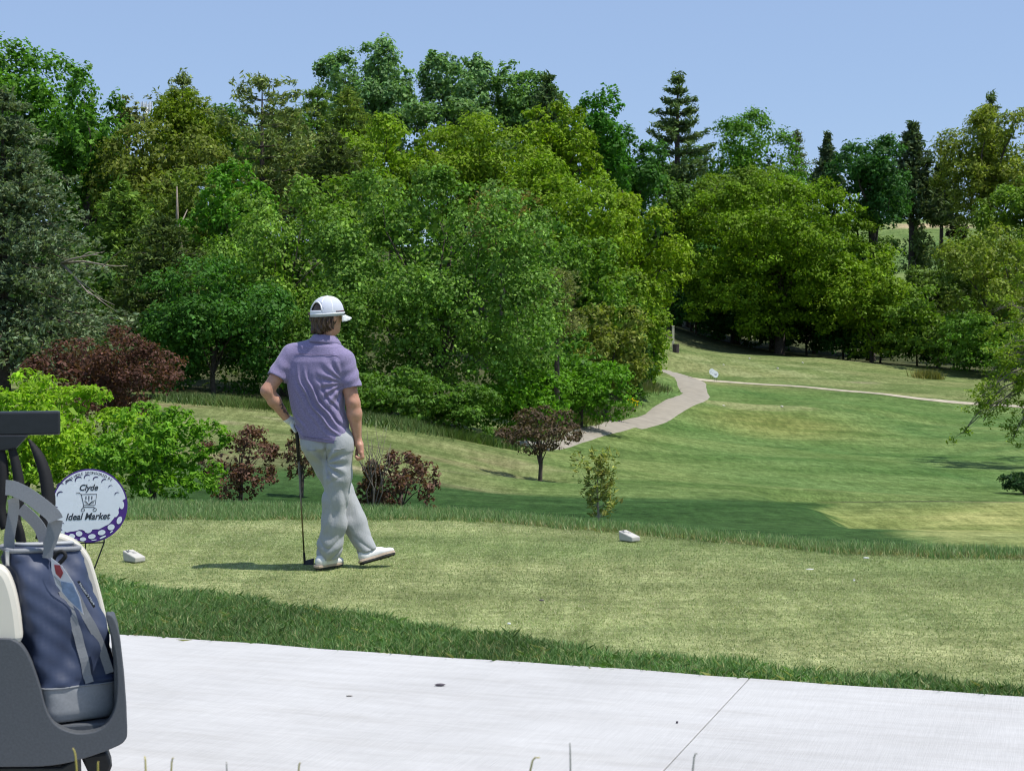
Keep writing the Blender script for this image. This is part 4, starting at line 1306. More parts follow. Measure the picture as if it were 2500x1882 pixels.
for sd in (-1, 1):
    eb = MB()
    c = hp(0.086, sd * 0.031, 1.697)
    rings = []
    for i in range(5):
        ph = math.pi * i / 4
        for k in range(8):
            th = 2 * math.pi * k / 8
            rings.append(c + 0.012 * np.array((math.sin(ph) * math.cos(th), math.sin(ph) * math.sin(th), math.cos(ph))))
    eb.add(rings, [(i * 8 + k, i * 8 + (k + 1) % 8, (i + 1) * 8 + (k + 1) % 8, (i + 1) * 8 + k) for i in range(4) for k in range(8)])
    eb.build("eye", M['white_trim'], person, True)

# tattoo lines on the left forearm, lying on the skin
tb = MB()
rt = np.random.default_rng(4)
axis = unit(L_WR - L_EL)
side = unit(np.cross(axis, np.array((0, 1.0, 0))))
for i in range(9):
    t = 0.50 + 0.045 * i
    rr = 0.0445 - 0.017 * (t - 0.35) / 0.65
    c = L_EL + (L_WR - L_EL) * t
    for q in range(2):
        an = math.radians(38 + rt.uniform(-16, 16))
        pp = []
        for w_ in (-1, 0, 1):
            a2 = an + w_ * 0.16 + rt.uniform(-0.05, 0.05)
            nrm = -side * math.sin(a2) * -1 + np.array((0, -1.0, 0)) * math.cos(a2)
            nrm = unit(nrm - axis * (nrm @ axis))
            pp.append(c + nrm * (rr + 0.0016) + axis * rt.uniform(-0.006, 0.006))
        tb.tube(pp, 0.0022, 4)
tb.build("tattoo", M['tattoo'], person, True)

# glove
S = SDF((-0.34, -0.04, 0.86), (-0.13, 0.16, 1.05), 0.0045)
for a, b_, ra, rb in hand_left():
    S.cap(a, b_, ra + 0.0025, rb + 0.0025, 0.005)
gax = unit(L_WR - L_EL)
S.cut(L_WR - gax * 0.012, -gax)
S.build("glove", M['glove'], person, 1)

# ---- shirt
S = SDF((-0.46, -0.26, 0.77), (0.30, 0.26, 1.60), 0.0058)
YAW = -0.22
S.stack([(0.79, 0.006, 0, 0.180, 0.130), (0.825, 0.002, 0, 0.178, 0.128), (0.853, -0.003, 0, 0.177, 0.128), (0.96, -0.035, 0, 0.178, 0.124), (1.07, -0.062, 0, 0.180, 0.122), (1.208, -0.075, 0, 0.190, 0.126), (1.30, -0.065, 0, 0.205, 0.126), (1.38, -0.058, 0, 0.205, 0.118), (1.43, -0.055, 0, 0.185, 0.10), (1.47, -0.045, 0, 0.13, 0.085)], yaw=YAW, k=0.03, p=2.5)
S.cap(L_SH + (0.005, 0, 0.0), (-0.06, 0.0, 1.475), 0.070, 0.066, 0.05).cap(R_SH + (-0.01, 0, 0), (0.005, 0.0, 1.468), 0.070, 0.066, 0.05)
S.cap((-0.03, -0.005, 1.46), (-0.015, 0.0, 1.52), 0.085, 0.070, 0.04)
L_SE = L_SH + (L_EL - L_SH) * 0.64
R_SE = np.array((0.170, -0.048, 1.205))
la = unit(L_SE - L_SH); ra_ = unit(R_SE - R_SH)


def folds(X, Y, Z):
    u = X + 0.06
    w = (1.40 - Z)
    s = u - 1.05 * np.clip(w, 0, 1) ** 2 * (0.9 + 0.4 * u)
    back = np.clip(0.5 - (Y + 0.22 * u) / 0.10, 0, 1)
    mask = np.clip((1.36 - Z) / 0.16, 0, 1) * np.clip((Z - 0.86) / 0.12, 0, 1) * np.clip((0.19 - np.abs(X + 0.05)) / 0.07, 0, 1)
    ph = s * 118 + 1.6 * np.sin(Z * 11 + X * 6) + 0.8 * np.sin(Z * 29 - X * 17)
    f = np.sin(ph) + 0.45 * np.sin(ph * 1.73 + 1.1 + 3 * Z)
    amp = 0.0105 * (0.55 + 0.45 * np.sin(Z * 13 + X * 21 + 0.6))
    f1 = np.sign(f) * np.abs(f) ** 0.8 * amp * mask * (0.25 + 0.75 * back)
    # drag lines from the right armpit
    dd = np.hypot(X - 0.13, Z - 1.24)
    an = np.arctan2(Z - 1.24, X - 0.13)
    f2 = 0.0065 * np.sin(an * 15 + 0.7) * np.clip(1 - np.abs(dd - 0.12) / 0.11, 0, 1) * np.clip((0.12 - X) / 0.04, 0, 1) * back
    f3 = 0.004 * np.sin(Z * 75 + X * 50) * np.clip(1 - np.abs(Z - 0.95) / 0.07, 0, 1) * np.clip((X + 0.02) / 0.08, 0, 1)
    return f1 + f2 + f3


S.displace(folds)
for s_a, s_e, s_d, r_a, r_e, tilt in ((L_SH + (0.0, 0, -0.004), L_SE, la, 0.074, 0.067, 0.12), (R_SH, R_SE, ra_, 0.076, 0.065, -0.12)):
    S2 = SDF((-0.46, -0.26, 0.77), (0.30, 0.26, 1.60), 0.0058)
    S2.cap(s_a, s_e + s_d * 0.05, r_a, r_e, 0)
    S2.displace(lambda X, Y, Z: 0.0035 * np.sin((X * s_d[0] + Z * s_d[2]) * 85 + Y * 40) * np.clip((1.42 - Z) / 0.1, 0, 1))
    S2.carve(s_e - s_d * 0.03, s_e + s_d * 0.09, r_e - 0.011, r_e - 0.009)
    S2.cut(s_e, s_d + np.array((tilt, 0, 0)))
    S.smin((slice(None),) * 3, S2.F, 0.022)
S.cut((0.0, 0, 0.845), (-0.11, 0, -1))
S.cut((-0.015, 0.0, 1.530), (0.12, 0.1, 1))
shirt = S.build("shirt", M['shirt'], person, 1)
# collar
cb = MB()
K = 40
rows = []
for (rx, ry, z, dz) in [(0.066, 0.066, 1.533, 0), (0.074, 0.074, 1.554, 0), (0.080, 0.080, 1.550, 0), (0.098, 0.094, 1.519, 0), (0.108, 0.104, 1.498, 0), (0.104, 0.100, 1.497, 0), (0.085, 0.082, 1.515, 0)]:
    for k in range(K):
        th = 2 * math.pi * k / K
        wv = 0.004 * math.sin(3 * th + 1) + (0.006 * math.sin(2 * th + 0.4) if z < 1.54 else 0)
        x = -0.016 + (rx + wv) * math.cos(th)
        y = 0.008 + (ry + wv) * math.sin(th)
        rows.append((x, y, z - 0.10 * (x + 0.016) - 0.06 * (y - 0.008)))
cb.add(rows, [(i * K + k, i * K + (k + 1) % K, (i + 1) * K + (k + 1) % K, (i + 1) * K + k) for i in range(6) for k in range(K)])
cb.build("collar", M['shirt'], shirt, True)

# ---- trousers
S = SDF((-0.24, -0.20, 0.02), (0.40, 0.30, 1.02), 0.0058)
S.stack([(0.80, 0.004, 0.005, 0.168, 0.118), (0.88, 0.0, 0.0, 0.170, 0.115), (0.94, -0.02, 0, 0.163, 0.11), (0.98, -0.03, 0, 0.155, 0.10)], yaw=YAW, k=0.03)
S.cap((0.078, -0.025, 0.84), (0.074, -0.020, 0.62), 0.100, 0.090, 0.03).cap((0.074, -0.020, 0.62), (0.058, -0.012, 0.46), 0.090, 0.082, 0.03)
S.cap((0.058, -0.012, 0.46), (0.046, -0.01, 0.30), 0.082, 0.080, 0.03).cap((0.046, -0.01, 0.30), (0.016, 0.0, 0.15), 0.080, 0.080, 0.03).cap((0.016, 0.0, 0.15), (-0.008, 0.0, 0.05), 0.080, 0.064, 0.03)
S.cap((-0.082, 0.025, 0.84), (0.0, 0.09, 0.66), 0.098, 0.090, 0.03).cap((0.0, 0.09, 0.66), (0.070, 0.155, 0.50), 0.090, 0.086, 0.02)
S.cap((0.072, 0.155, 0.50), (0.165, 0.13, 0.285), 0.086, 0.082, 0.02).cap((0.165, 0.13, 0.285), (0.258, 0.10, 0.095), 0.082, 0.062, 0.02)
S.ell((0.085, -0.055, 0.82), (0.075, 0.075, 0.085), 0.04).ell((-0.085, -0.03, 0.82), (0.072, 0.072, 0.085), 0.04)


def crease(p):
    """fold profile: broad rounded ridge, narrow valley"""
    return 1.6 * (0.62 - np.abs(np.sin(p * 0.5)) ** 0.55)


def pfolds(X, Y, Z):
    cl = lambda a: np.clip(a, 0, 1)
    right = cl((0.15 - X + (Z - 0.3) * 0.1) / 0.05)
    low = cl((0.23 - Z) / 0.10) * right
    ph = Z * 74 - 30 * np.abs(X - 0.01) - 14 * Y + 1.5 * np.sin(X * 33 + 1)
    f = -0.011 * (np.abs(np.sin(ph * 0.5)) ** 0.6 - 0.6) * low
    # long drag creases down the standing leg
    ph = X * 52 + Z * 17 + 1.7 * np.sin(Z * 9 + 0.5) + Y * 20
    f = f + 0.0045 * crease(ph * 1.1) * cl(1 - np.abs(Z - 0.47) / 0.26) * right
    ph = X * 96 - Z * 23 + 2.0 * np.sin(Z * 13)
    f = f + 0.0030 * np.sin(ph) * cl(1 - np.abs(Z - 0.40) / 0.22) * right
    # smile creases under the seat, fanning to the right hip
    dd = np.hypot(X + 0.01, Z - 0.70)
    an = np.arctan2(Z - 0.70, X + 0.01)
    back = (Y < 0.03)
    f = f + 0.0075 * np.sin(an * 11 + 0.8 + 8 * dd) * cl(1 - np.abs(dd - 0.09) / 0.09) * cl((X + 0.02) / 0.03) * back
    ph = (Z - 0.62) * 95 - X * 60
    f = f + 0.0050 * crease(ph) * cl(1 - np.abs(Z - 0.61) / 0.07) * cl((X + 0.03) / 0.03) * cl((0.12 - X) / 0.05) * back
    f = f + 0.0050 * np.sin(Z * 55 + X * 70) * cl(1 - np.abs(Z - 0.74) / 0.10) * cl((-X + 0.02) / 0.06)
    f = f + 0.012 * np.exp(-((X - 0.002 + (Z - 0.8) * 0.08) / 0.010) ** 2) * cl((0.90 - Z) / 0.08) * cl((Z - 0.66) / 0.06) * back
    lowl = cl((0.24 - Z) / 0.12) * cl((X - 0.12) / 0.05)
    f = f + 0.0060 * crease(Z * 75 + X * 58) * lowl
    f = f + 0.0055 * np.sin(X * 48 + Z * 16 + 1.2) * cl(1 - np.abs(Z - 0.34) / 0.14) * cl((X - 0.08) / 0.05)
    return f


S.displace(lambda X, Y, Z: 1.45 * pfolds(X, Y, Z))
S.cut((-0.01, 0, 0.052), (0.12, 0, -1))
lax = unit(np.array((0.258, 0.10, 0.095)) - np.array((0.165, 0.13, 0.285)))
S.cut(np.array((0.255, 0.10, 0.088)), lax + np.array((0.0, 0.0, -0.15)))
trousers = S.build("trousers", M['trousers'], person, 1)


def seam_on(o, name, pts, rad, mat, parent):
    """stitched line dropped onto the cloth from behind"""
    me = o.data
    co = np.zeros(len(me.vertices) * 3); me.vertices.foreach_get("co", co); co = co.reshape(-1, 3)
    out = []
    for x, z in pts:
        k = np.argsort((co[:, 0] - x) ** 2 + (co[:, 2] - z) ** 2)[:40]
        k = k[np.argmin(co[k, 1])]
        out.append((x, co[k, 1] - 0.0005, z))
    MB().tube(spline(out, 24), rad, 5).build(name, mat, parent, True)


M['seam'] = plain("grey_thread", (0.30, 0.31, 0.31), 0.9, 0.1, 60, 0)  # thread a little darker than the twill, for the pocket welts
M['shirt_seam'] = plain("purple_thread", (0.15, 0.125, 0.22), 0.9, 0.1, 60, 0)
seam_on(trousers, "pocket_welt", [(0.060, 0.800), (0.095, 0.804), (0.130, 0.812)], 0.0022, M['seam'], trousers)
seam_on(trousers, "pocket_welt", [(-0.060, 0.792), (-0.095, 0.794), (-0.125, 0.798)], 0.0022, M['seam'], trousers)
seam_on(shirt, "hem_stitch", [(-0.150, 0.893), (-0.08, 0.883), (0.0, 0.874), (0.08, 0.866), (0.145, 0.860)][::-1] if False else [(-0.150, 0.884), (-0.08, 0.877), (0.0, 0.869), (0.08, 0.861), (0.140, 0.855)], 0.0020, M['shirt_seam'], shirt)
seam_on(shirt, "yoke_seam", [(-0.20, 1.435), (-0.12, 1.43), (-0.04, 1.428), (0.04, 1.424), (0.10, 1.415)], 0.0015, M['shirt_seam'], shirt)
# ---- shoes: upper with a tan welt and black sole
def shoe(Rm, heel):
    """heel = world point under the heel; Rm = rotation from shoe space (y forward, z up)"""
    T = Matrix.Translation(Vector(heel)) @ Rm.to_4x4() @ Matrix.Scale(0.92, 4)
    S = SDF((-0.08, -0.06, -0.02), (0.08, 0.30, 0.14), 0.0055)
    S.ell((0, 0.015, 0.045), (0.036, 0.042, 0.045), 0.02).cap((0, 0.02, 0.05), (0, 0.05, 0.085), 0.036, 0.030, 0.02)
    S.cap((0, 0.03, 0.040), (0.002, 0.14, 0.036), 0.036, 0.040, 0.02).cap((0, 0.06, 0.07), (0.0, 0.15, 0.048), 0.028, 0.028, 0.02)
    S.ell((0.004, 0.185, 0.030), (0.046, 0.065, 0.030), 0.02)
    S.cut((0, 0, 0.018), (0, 0, -1))
    up = S.build("shoe", M['shoe'], person, 2)
    up.matrix_local = T
    out = []
    for t in np.linspace(0, 2 * math.pi, 40, endpoint=False):
        y = 0.108 - 0.147 * math.cos(t)
        wdt = np.interp(y, [-0.04, 0.0, 0.09, 0.17, 0.23, 0.256], [0.028, 0.038, 0.036, 0.052, 0.040, 0.012])
        out.append((wdt * math.sin(t) / max(abs(math.sin(t)), 0.35) if abs(math.sin(t)) > 0.02 else 0.0, y))
    MB().prism(out, 0.004, 0.022).build("sole", M['sole_edge'], up, bevel=0.003)
    o2 = [(x * 0.93, 0.108 + (y - 0.108) * 0.96) for x, y in out]
    sb = MB().prism(o2, -0.006, 0.005)
    for (cx, cy) in [(-0.025, 0.2), (0.022, 0.2), (0, 0.235), (-0.03, 0.14), (0.03, 0.14), (-0.02, 0.0), (0.02, 0.0), (0, -0.025)]:
        sb.tube([(cx, cy, -0.004), (cx, cy, -0.012)], [0.008, 0.004], 6)
    sb.build("tread", M['black'], up)
    lb = MB()
    for i in range(4):
        y = 0.095 + 0.016 * i
        z = 0.103 - 0.0085 * i
        lb.tube([(-0.016, y, z - 0.004), (0, y + 0.004, z), (0.016, y, z - 0.004)], 0.0028, 5)
    lb.build("lace", M['white_trim'], up, True)


yaw_r = -math.atan2(0.56, 0.83)
shoe(Matrix.Rotation(yaw_r, 3, 'Z'), (-0.050, -0.055, 0.006))
Rl = Matrix.Rotation(-math.atan2(0.90, 0.42), 3, 'Z') @ Matrix.Rotation(math.radians(12), 3, 'X') @ Matrix.Rotation(math.radians(-22), 3, 'Y')
shoe(Rl, (0.238, 0.055, 0.026))

# ---- hair under the cap
S = SDF((-0.20, -0.16, 1.52), (0.16, 0.16, 1.80), 0.0058)
S.ell((HX, HY, HZ + 0.002), (0.088, 0.107, 0.106), 0.0, HR)
S.ell(hp(-0.045, 0, 1.645), (0.078, 0.062, 0.080), 0.03, HR)
S.cap(hp(-0.04, -0.075, 1.69), hp(-0.065, -0.115, 1.700), 0.022, 0.012, 0.02).cap(hp(-0.05, -0.07, 1.66), hp(-0.06, -0.10, 1.655), 0.022, 0.012, 0.02)
S.cap(hp(-0.06, -0.03, 1.62), hp(-0.082, -0.045, 1.585), 0.03, 0.018, 0.02).cap(hp(-0.065, 0.02, 1.62), hp(-0.085, 0.02, 1.578), 0.03, 0.016, 0.02).cap(hp(-0.03, 0.06, 1.64), hp(-0.03, 0.078, 1.60), 0.024, 0.012, 0.02)


def strands(X, Y, Z):
    th = np.arctan2(Y - HY, X - HX)
    lowm = np.clip((1.705 - Z) / 0.03, 0, 1)
    return 0.004 * (1 - lowm) + lowm * 0.0055 * np.sin(th * 21 + 34 * (Z - 1.6) + 2 * np.sin(Z * 55)) + lowm * 0.0035 * np.sin(th * 47 - 50 * Z + np.sin(th * 9) * 2)


S.displace(strands)
S.cut(hp(0.020, 0, 1.65), (hf[0], hf[1], -0.15))
S.cut((0, 0, 1.775), (0, 0, 1))
S.build("hair", M['hair'], person, 1)

# ---- cap
CC = hp(0.0, 0, 1.704)
cw, cl_, ch = 0.0985, 0.118, 0.118
U, Vn = 48, 14


def cap_pt(u, v, off=0.0):
    """u = angle from the front, v = 0 rim .. 1 top; the rim tilts down to the front a little"""
    ph = v * math.pi / 2
    rr = math.cos(ph) ** 0.86
    fwd = (cl_ + off) * rr * math.cos(u)
    sd = (cw + off) * rr * math.sin(u)
    z = CC[2] + (ch + off) * math.sin(ph) ** 0.92 - 0.012 + 0.008 * math.cos(u) * (1 - v)
    if v < 0.02:
        z -= 0.010
    return np.array((CC[0] + hf[0] * fwd + hs[0] * sd, CC[1] + hf[1] * fwd + hs[1] * sd, z))


def dome(name, mat, pick, parent, off=0.0, smooth=True):
    vs = [cap_pt(2 * math.pi * i / U, j / (Vn - 1), off) for j in range(Vn) for i in range(U)]
    fs = []
    for j in range(Vn - 1):
        for i in range(U):
            u = 2 * math.pi * (i + 0.5) / U
            v = (j + 0.5) / (Vn - 1)
            if pick(u, v):
                fs.append((j * U + i, j * U + (i + 1) % U, (j + 1) * U + (i + 1) % U, (j + 1) * U + i))
    o = MB().add(vs, fs).build(name, mat, parent, smooth)
    s_ = o.modifiers.new("solid", 'SOLIDIFY'); s_.thickness = 0.004; s_.offset = -1
    return o


hole = lambda u, v: abs(u - math.pi) < 0.62 and v > 0.13 and ((u - math.pi) / 0.62) ** 2 + ((v - 0.10) / 0.40) ** 2 < 1
front = lambda u, v: min(u, 2 * math.pi - u) < 0.95
capo = dome("cap", M['white_cloth'], lambda u, v: not front(u, v) and not hole(u, v), person)
dome("front_panel", M['navy'], lambda u, v: front(u, v), capo)
for us in (0.95, -0.95, 1.85, -1.85, 2.6, -2.6):
    sm_pts = [cap_pt(us % (2 * math.pi), v, 0.0012) for v in np.linspace(0.02 if abs(us) < 2.2 else 0.42, 0.97, 12)]
    MB().tube(sm_pts, 0.0042, 6).build("seam", M['white_trim'], capo, True)
arch = []
for t in np.linspace(0, math.pi, 14):
    arch.append(cap_pt(math.pi + 0.64 * math.cos(t), 0.12 + 0.38 * math.sin(t), 0.001))
MB().tube(arch, 0.0055, 6).build("opening_trim", M['white_trim'], capo, True)
MB().tube([cap_pt(2 * math.pi * i / 40, 0.03, 0.001) for i in range(41)], 0.006, 6).build("sweatband", M['white_trim'], capo, True)
MB().ribbon([cap_pt(math.pi + a, 0.085, 0.003) for a in np.linspace(-0.62, 0.62, 9)], 0.016, (0, 0, 1), 0.003).build("strap", M['white_trim'], capo)
tp = cap_pt(0, 1.0, 0.002)
MB().tube([tp, tp + (0, 0, 0.004), tp + (0, 0, 0.006)], [0.008, 0.007, 0.003], 10).build("button", M['white_trim'], capo, True)
MB().tube([cap_pt(a, 0.09, 0.002) for a in np.linspace(1.65, 0.9, 8)], 0.0045, 6).build("cord", plain("dark_red_cord", (0.10, 0.03, 0.03), 0.7), capo, True)
bv, bf = [], []
nb, mb_ = 16, 6
for i in range(nb + 1):
    a = -1.15 + 2.3 * i / nb
    p0 = cap_pt(a % (2 * math.pi), 0.0, 0.0)
    ext = 0.072 * math.cos(a / 1.15 * math.pi / 2) ** 0.5
    for j in range(mb_ + 1):
        t = j / mb_
        q = p0 + np.array((hf[0], hf[1], 0)) * ext * t
        sd_ = math.sin(a) * cw
        q[2] = p0[2] + 0.004 - 0.022 * t - 3.2 * sd_ * sd_ * (0.3 + 0.7 * t)
        bv.append(q)
for i in range(nb):
    for j in range(mb_):
        k = i * (mb_ + 1) + j
        bf.append((k, k + 1, k + mb_ + 2, k + mb_ + 1))
br = MB().add(bv, bf).build("brim", plain("patterned_brim", (0.55, 0.58, 0.58), 0.7, 0.5, 90, 0.1), capo, True)
s_ = br.modifiers.new("solid", 'SOLIDIFY'); s_.thickness = 0.004

# ---- the club he leans on
ax_ = unit(CL_BOT - CL_TOP)
club = thing("golf_club", "golf club standing upright under the golfer's gloved left hand", "golf club", tuple(G0 + np.array((CL_BOT[0], CL_BOT[1], 0))))
off = np.array((-CL_BOT[0], -CL_BOT[1], 0.0))
MB().tube([CL_TOP + off, CL_TOP + ax_ * 0.01 + off, CL_TOP + ax_ * 0.245 + off], [0.0155, 0.0150, 0.0105], 12).build("grip", M['black'], club, True)
MB().tube([CL_TOP + ax_ * 0.24 + off, CL_TOP + ax_ * 0.88 + off], [0.0066, 0.0052], 10).build("shaft", M['steel'], club, True)
hb = MB()
hz = CL_TOP + ax_ * 0.865 + off
hb.tube([hz, CL_BOT + off + (0, 0, 0.012)], [0.0075, 0.0085], 10)
q = CL_BOT + off
hb.add([q + (-0.010, -0.008, 0.0), q + (0.060, -0.014, 0.0), q + (0.064, -0.006, 0.044), q + (-0.006, -0.004, 0.026), q + (-0.010, 0.012, 0.0), q + (0.060, 0.012, 0.0), q + (0.064, 0.002, 0.046), q + (-0.006, 0.006, 0.028)],
       [(0, 1, 2, 3), (5, 4, 7, 6), (0, 4, 5, 1), (3, 2, 6, 7), (1, 5, 6, 2), (4, 0, 3, 7)])
hb.build("club_head", M['darksteel'], club, bevel=0.002)
# ------------------------------------------------------------------ lettering helper
def text_mesh(txt, width=None, height=None, shear=0.0, bold=0.0):
    """outline of txt as flat verts/faces, centred on the origin, scaled to width (and height)"""
    cu = bpy.data.curves.new("txt", 'FONT')
    cu.body = txt
    cu.shear = shear
    cu.offset = bold
    cu.resolution_u = 3
    cu.align_x = 'CENTER'
    o = bpy.data.objects.new("txt", cu)
    COL.objects.link(o)
    dg = bpy.context.evaluated_depsgraph_get()
    dg.update()
    me = bpy.data.meshes.new_from_object(o.evaluated_get(dg))
    v = np.zeros(len(me.vertices) * 3)
    me.vertices.foreach_get("co", v)
    v = v.reshape(-1, 3)
    f = [tuple(p.vertices) for p in me.polygons]
    bpy.data.objects.remove(o); bpy.data.curves.remove(cu); bpy.data.meshes.remove(me)
    lo, hi = v.min(0), v.max(0)
    v = v - (lo + hi) / 2
    sx = width / (hi[0] - lo[0]) if width else 1.0
    sy = height / (hi[1] - lo[1]) if height else sx
    if not width:
        sx = sy
    return v[:, 0] * sx, v[:, 1] * sy, f


def arc_pts(cx, cy, r, a0, a1, n):
    return [(cx + r * math.cos(a), cy + r * math.sin(a)) for a in np.linspace(a0, a1, n)]


def stroke2d(mb, pts, w, y):
    """flat stroke of width w through 2-D points on the sign face (x, z), at depth y"""
    p = [np.array(q, float) for q in pts]
    vs, fs = [], []
    for i, q in enumerate(p):
        t = p[min(i + 1, len(p) - 1)] - p[max(i - 1, 0)]
        t /= np.linalg.norm(t) + 1e-9
        s = np.array((-t[1], t[0])) * w / 2
        vs += [(q[0] + s[0], y, q[1] + s[1]), (q[0] - s[0], y, q[1] - s[1])]
    for i in range(len(p) - 1):
        a = i * 2
        fs.append((a, a + 1, a + 3, a + 2))
    mb.add(vs, fs)


def flat_poly(mb, pts, y):
    mb.add([(x, y, z) for x, z in pts], [tuple(range(len(pts)))])


M['sign_white'] = plain("sign_white", (0.80, 0.84, 0.88), 0.55, 0.02, 30, 0.0)
M['sign_purple'] = plain("sign_purple", (0.075, 0.022, 0.22), 0.55, 0.06, 60, 0.0)
M['sign_ink'] = plain("sign_ink", (0.035, 0.045, 0.060), 0.6, 0.05, 60, 0.0)
M['sign_slate'] = plain("sign_slate_purple", (0.050, 0.035, 0.115), 0.6, 0.05, 60, 0.0)
M['wire'] = plain("black_wire", (0.012, 0.012, 0.013), 0.5, 0.2, 60, 0.1)

# ------------------------------------------------------------------ the sponsor sign by the tee
SD = 10.15
sc_ = P(219, 1234, SD)
R0 = 0.229
sign = thing("sponsor_sign", "round white and purple sponsor sign on wire legs beside the tee", "sign", (sc_[0], SD, 0.0), math.radians(14))
zc = sc_[2]


def sp(x, y):
    """point on the sign face from its own print layout"""
    return ((x - 610) / 545.0 * R0, zc - (y - 640) / 575.0 * R0)


fr4 = Matrix(((1, 0, 0, 0), (0, 0, 1, 0), (0, 1, 0, zc), (0, 0, 0, 1)))
board = MB().prism(arc_pts(0, 0, R0, 0, 2 * math.pi, 73)[:-1], -0.003, 0.003, fr4).build("board", M['sign_purple'], sign)
wb = MB()
top = [(R0 * 0.962 * math.cos(a), zc + R0 * 0.962 * math.sin(a)) for a in np.linspace(math.radians(10), math.radians(222), 60)]
low = [sp(*q) for q in [(205, 1015), (250, 1035), (285, 1050), (330, 1036), (370, 1034), (420, 1026), (455, 1012), (500, 1014), (530, 1030), (545, 1056), (580, 1070), (615, 1062), (635, 1038), (645, 1014), (690, 1010), (740, 1012), (790, 985), (830, 962), (870, 945), (905, 915), (925, 885), (950, 855), (965, 828), (990, 828), (1015, 800), (1028, 765), (1022, 715), (1035, 690), (1045, 640), (1062, 590), (1095, 560)]]
flat_poly(wb, top + low, -0.0042)
for cx, cy, rx, ry, rot in [(1070, 640, 34, 66, 0), (1035, 880, 36, 62, -20), (915, 985, 52, 46, 25), (778, 1065, 56, 40, 15), (637, 1122, 55, 38, 10), (455, 1072, 47, 42, -10), (356, 1106, 44, 34, -25), (510, 1160, 46, 31, 0), (795, 1137, 52, 13, 25), (668, 1178, 40, 7, 8), (222, 1040, 30, 24, -40), (920, 1055, 30, 9, 40), (415, 1163, 20, 6, -20)]:
    cr, sr_ = math.cos(math.radians(rot)), math.sin(math.radians(rot))
    pts = []
    for a in np.linspace(0, 2 * math.pi, 21)[:-1]:
        ex, ey = rx * math.cos(a), ry * math.sin(a)
        pts.append(sp(cx + ex * cr + ey * sr_, cy - ex * sr_ + ey * cr))
    flat_poly(wb, pts[::-1], -0.0050)
wb.build("print_white", M['sign_white'], sign)
cbm = MB()
for cx, cy, r_, a0, a1 in [(200, 330, 62, 195, 40), (328, 282, 62, 195, 45), (462, 240, 62, 200, 45), (582, 200, 52, 200, 40), (706, 235, 50, 190, 45), (826, 270, 46, 200, 50), (915, 360, 36, 185, 35), (1008, 478, 42, 190, 40), (200, 460, 58, 205, 55), (128, 690, 52, 190, 50), (105, 505, 34, 150, 50), (215, 930, 40, 120, 40), (605, 262, 24, 120, 60)]:
    aa = np.radians(np.linspace(a0, a1, 9))
    o1 = [(cx + r_ * math.cos(a), cy - r_ * math.sin(a)) for a in aa]
    i1 = [(cx + 0.10 * r_ + r_ * 0.86 * math.cos(a), cy + 0.16 * r_ - r_ * 0.86 * math.sin(a)) for a in aa]
    o1[0] = i1[0]; o1[-1] = i1[-1]
    flat_poly(cbm, [sp(*q) for q in o1 + i1[::-1]][::-1], -0.0054)
tag(cbm.build("print_crescents", M['sign_slate'], sign), kind="stuff")


def put_text(mb, txt, cx, cy, w, h, shear=0.0, bold=0.0, rot=0.0, y=-0.0056):
    X_, Y_, f = text_mesh(txt, w, h, shear, bold)
    cr, sr_ = math.cos(rot), math.sin(rot)
    mb.add([(cx + a * cr - b_ * sr_, y, cy + a * sr_ + b_ * cr) for a, b_ in zip(X_, Y_)], f)


tb = MB()
line = "THIS HOLE SPONSORED BY"
wd = {'I': 0.42, ' ': 0.55, 'L': 0.85, 'E': 0.92, 'S': 0.95, 'B': 0.98, 'P': 0.95, 'T': 0.92, 'Y': 0.95, 'H': 1.02, 'O': 1.1, 'N': 1.02, 'R': 1.0, 'D': 1.02}
tot = sum(wd[ch_] for ch_ in line)
a_start, a_end = math.radians(133.5), math.radians(48.5)
pos_ = 0.0
for ch_ in line:
    w_ = wd[ch_]
    a = a_start + (a_end - a_start) * (pos_ + w_ / 2) / tot
    pos_ += w_
    if ch_ != ' ':
        rr = R0 * 0.895
        put_text(tb, ch_, rr * math.cos(a), zc + rr * math.sin(a), None, 0.0165, 0, 0.012, a - math.pi / 2)
put_text(tb, "Clyde", *sp(602, 368), 266 / 545 * R0, 128 / 575 * R0, 0.30, 0.028)
put_text(tb, "Ideal Market", *sp(588, 805), 640 / 545 * R0, 108 / 575 * R0, 0.30, 0.026)
tag(tb.build("lettering", M['sign_ink'], sign), kind="stuff")
ib = MB()
ST = 0.0042
for pts in [[(420, 433), (462, 436), (492, 462), (525, 630), (690, 628), (712, 460), (492, 462)], [(525, 630), (508, 685)], [(520, 660), (668, 662), (682, 680)],
            [(558, 490), (558, 545)], [(600, 478), (600, 570)], [(642, 490), (642, 545)]]:
    stroke2d(ib, [sp(*q) for q in pts], ST, -0.0056)
for cx in (512, 682):
    stroke2d(ib, [sp(cx + 24 * math.cos(a), 705 + 24 * math.sin(a)) for a in np.linspace(0, 2 * math.pi, 17)], ST * 0.9, -0.0056)
for x in (558, 600, 642):
    for yy in (500, 515, 530):
        stroke2d(ib, [sp(x - 9, yy - 6), sp(x, yy + 4), sp(x + 9, yy - 6)], ST * 0.7, -0.0058)
for k_ in range(4):
    stroke2d(ib, [sp(528 + 10 * k_, 560 + 16 * k_), sp(560 + 10 * k_, 570 + 14 * k_), sp(588 + 6 * k_, 612 + 4 * k_)], ST * 0.6, -0.0056)
    stroke2d(ib, [sp(690 - 8 * k_, 555 + 16 * k_), sp(650 - 10 * k_, 565 + 14 * k_), sp(600 + 4 * k_, 612 + 4 * k_)], ST * 0.6, -0.0058)
ib.build("cart_emblem", M['sign_ink'], sign)
lg = MB()
zb_ = zc - R0 - 0.004
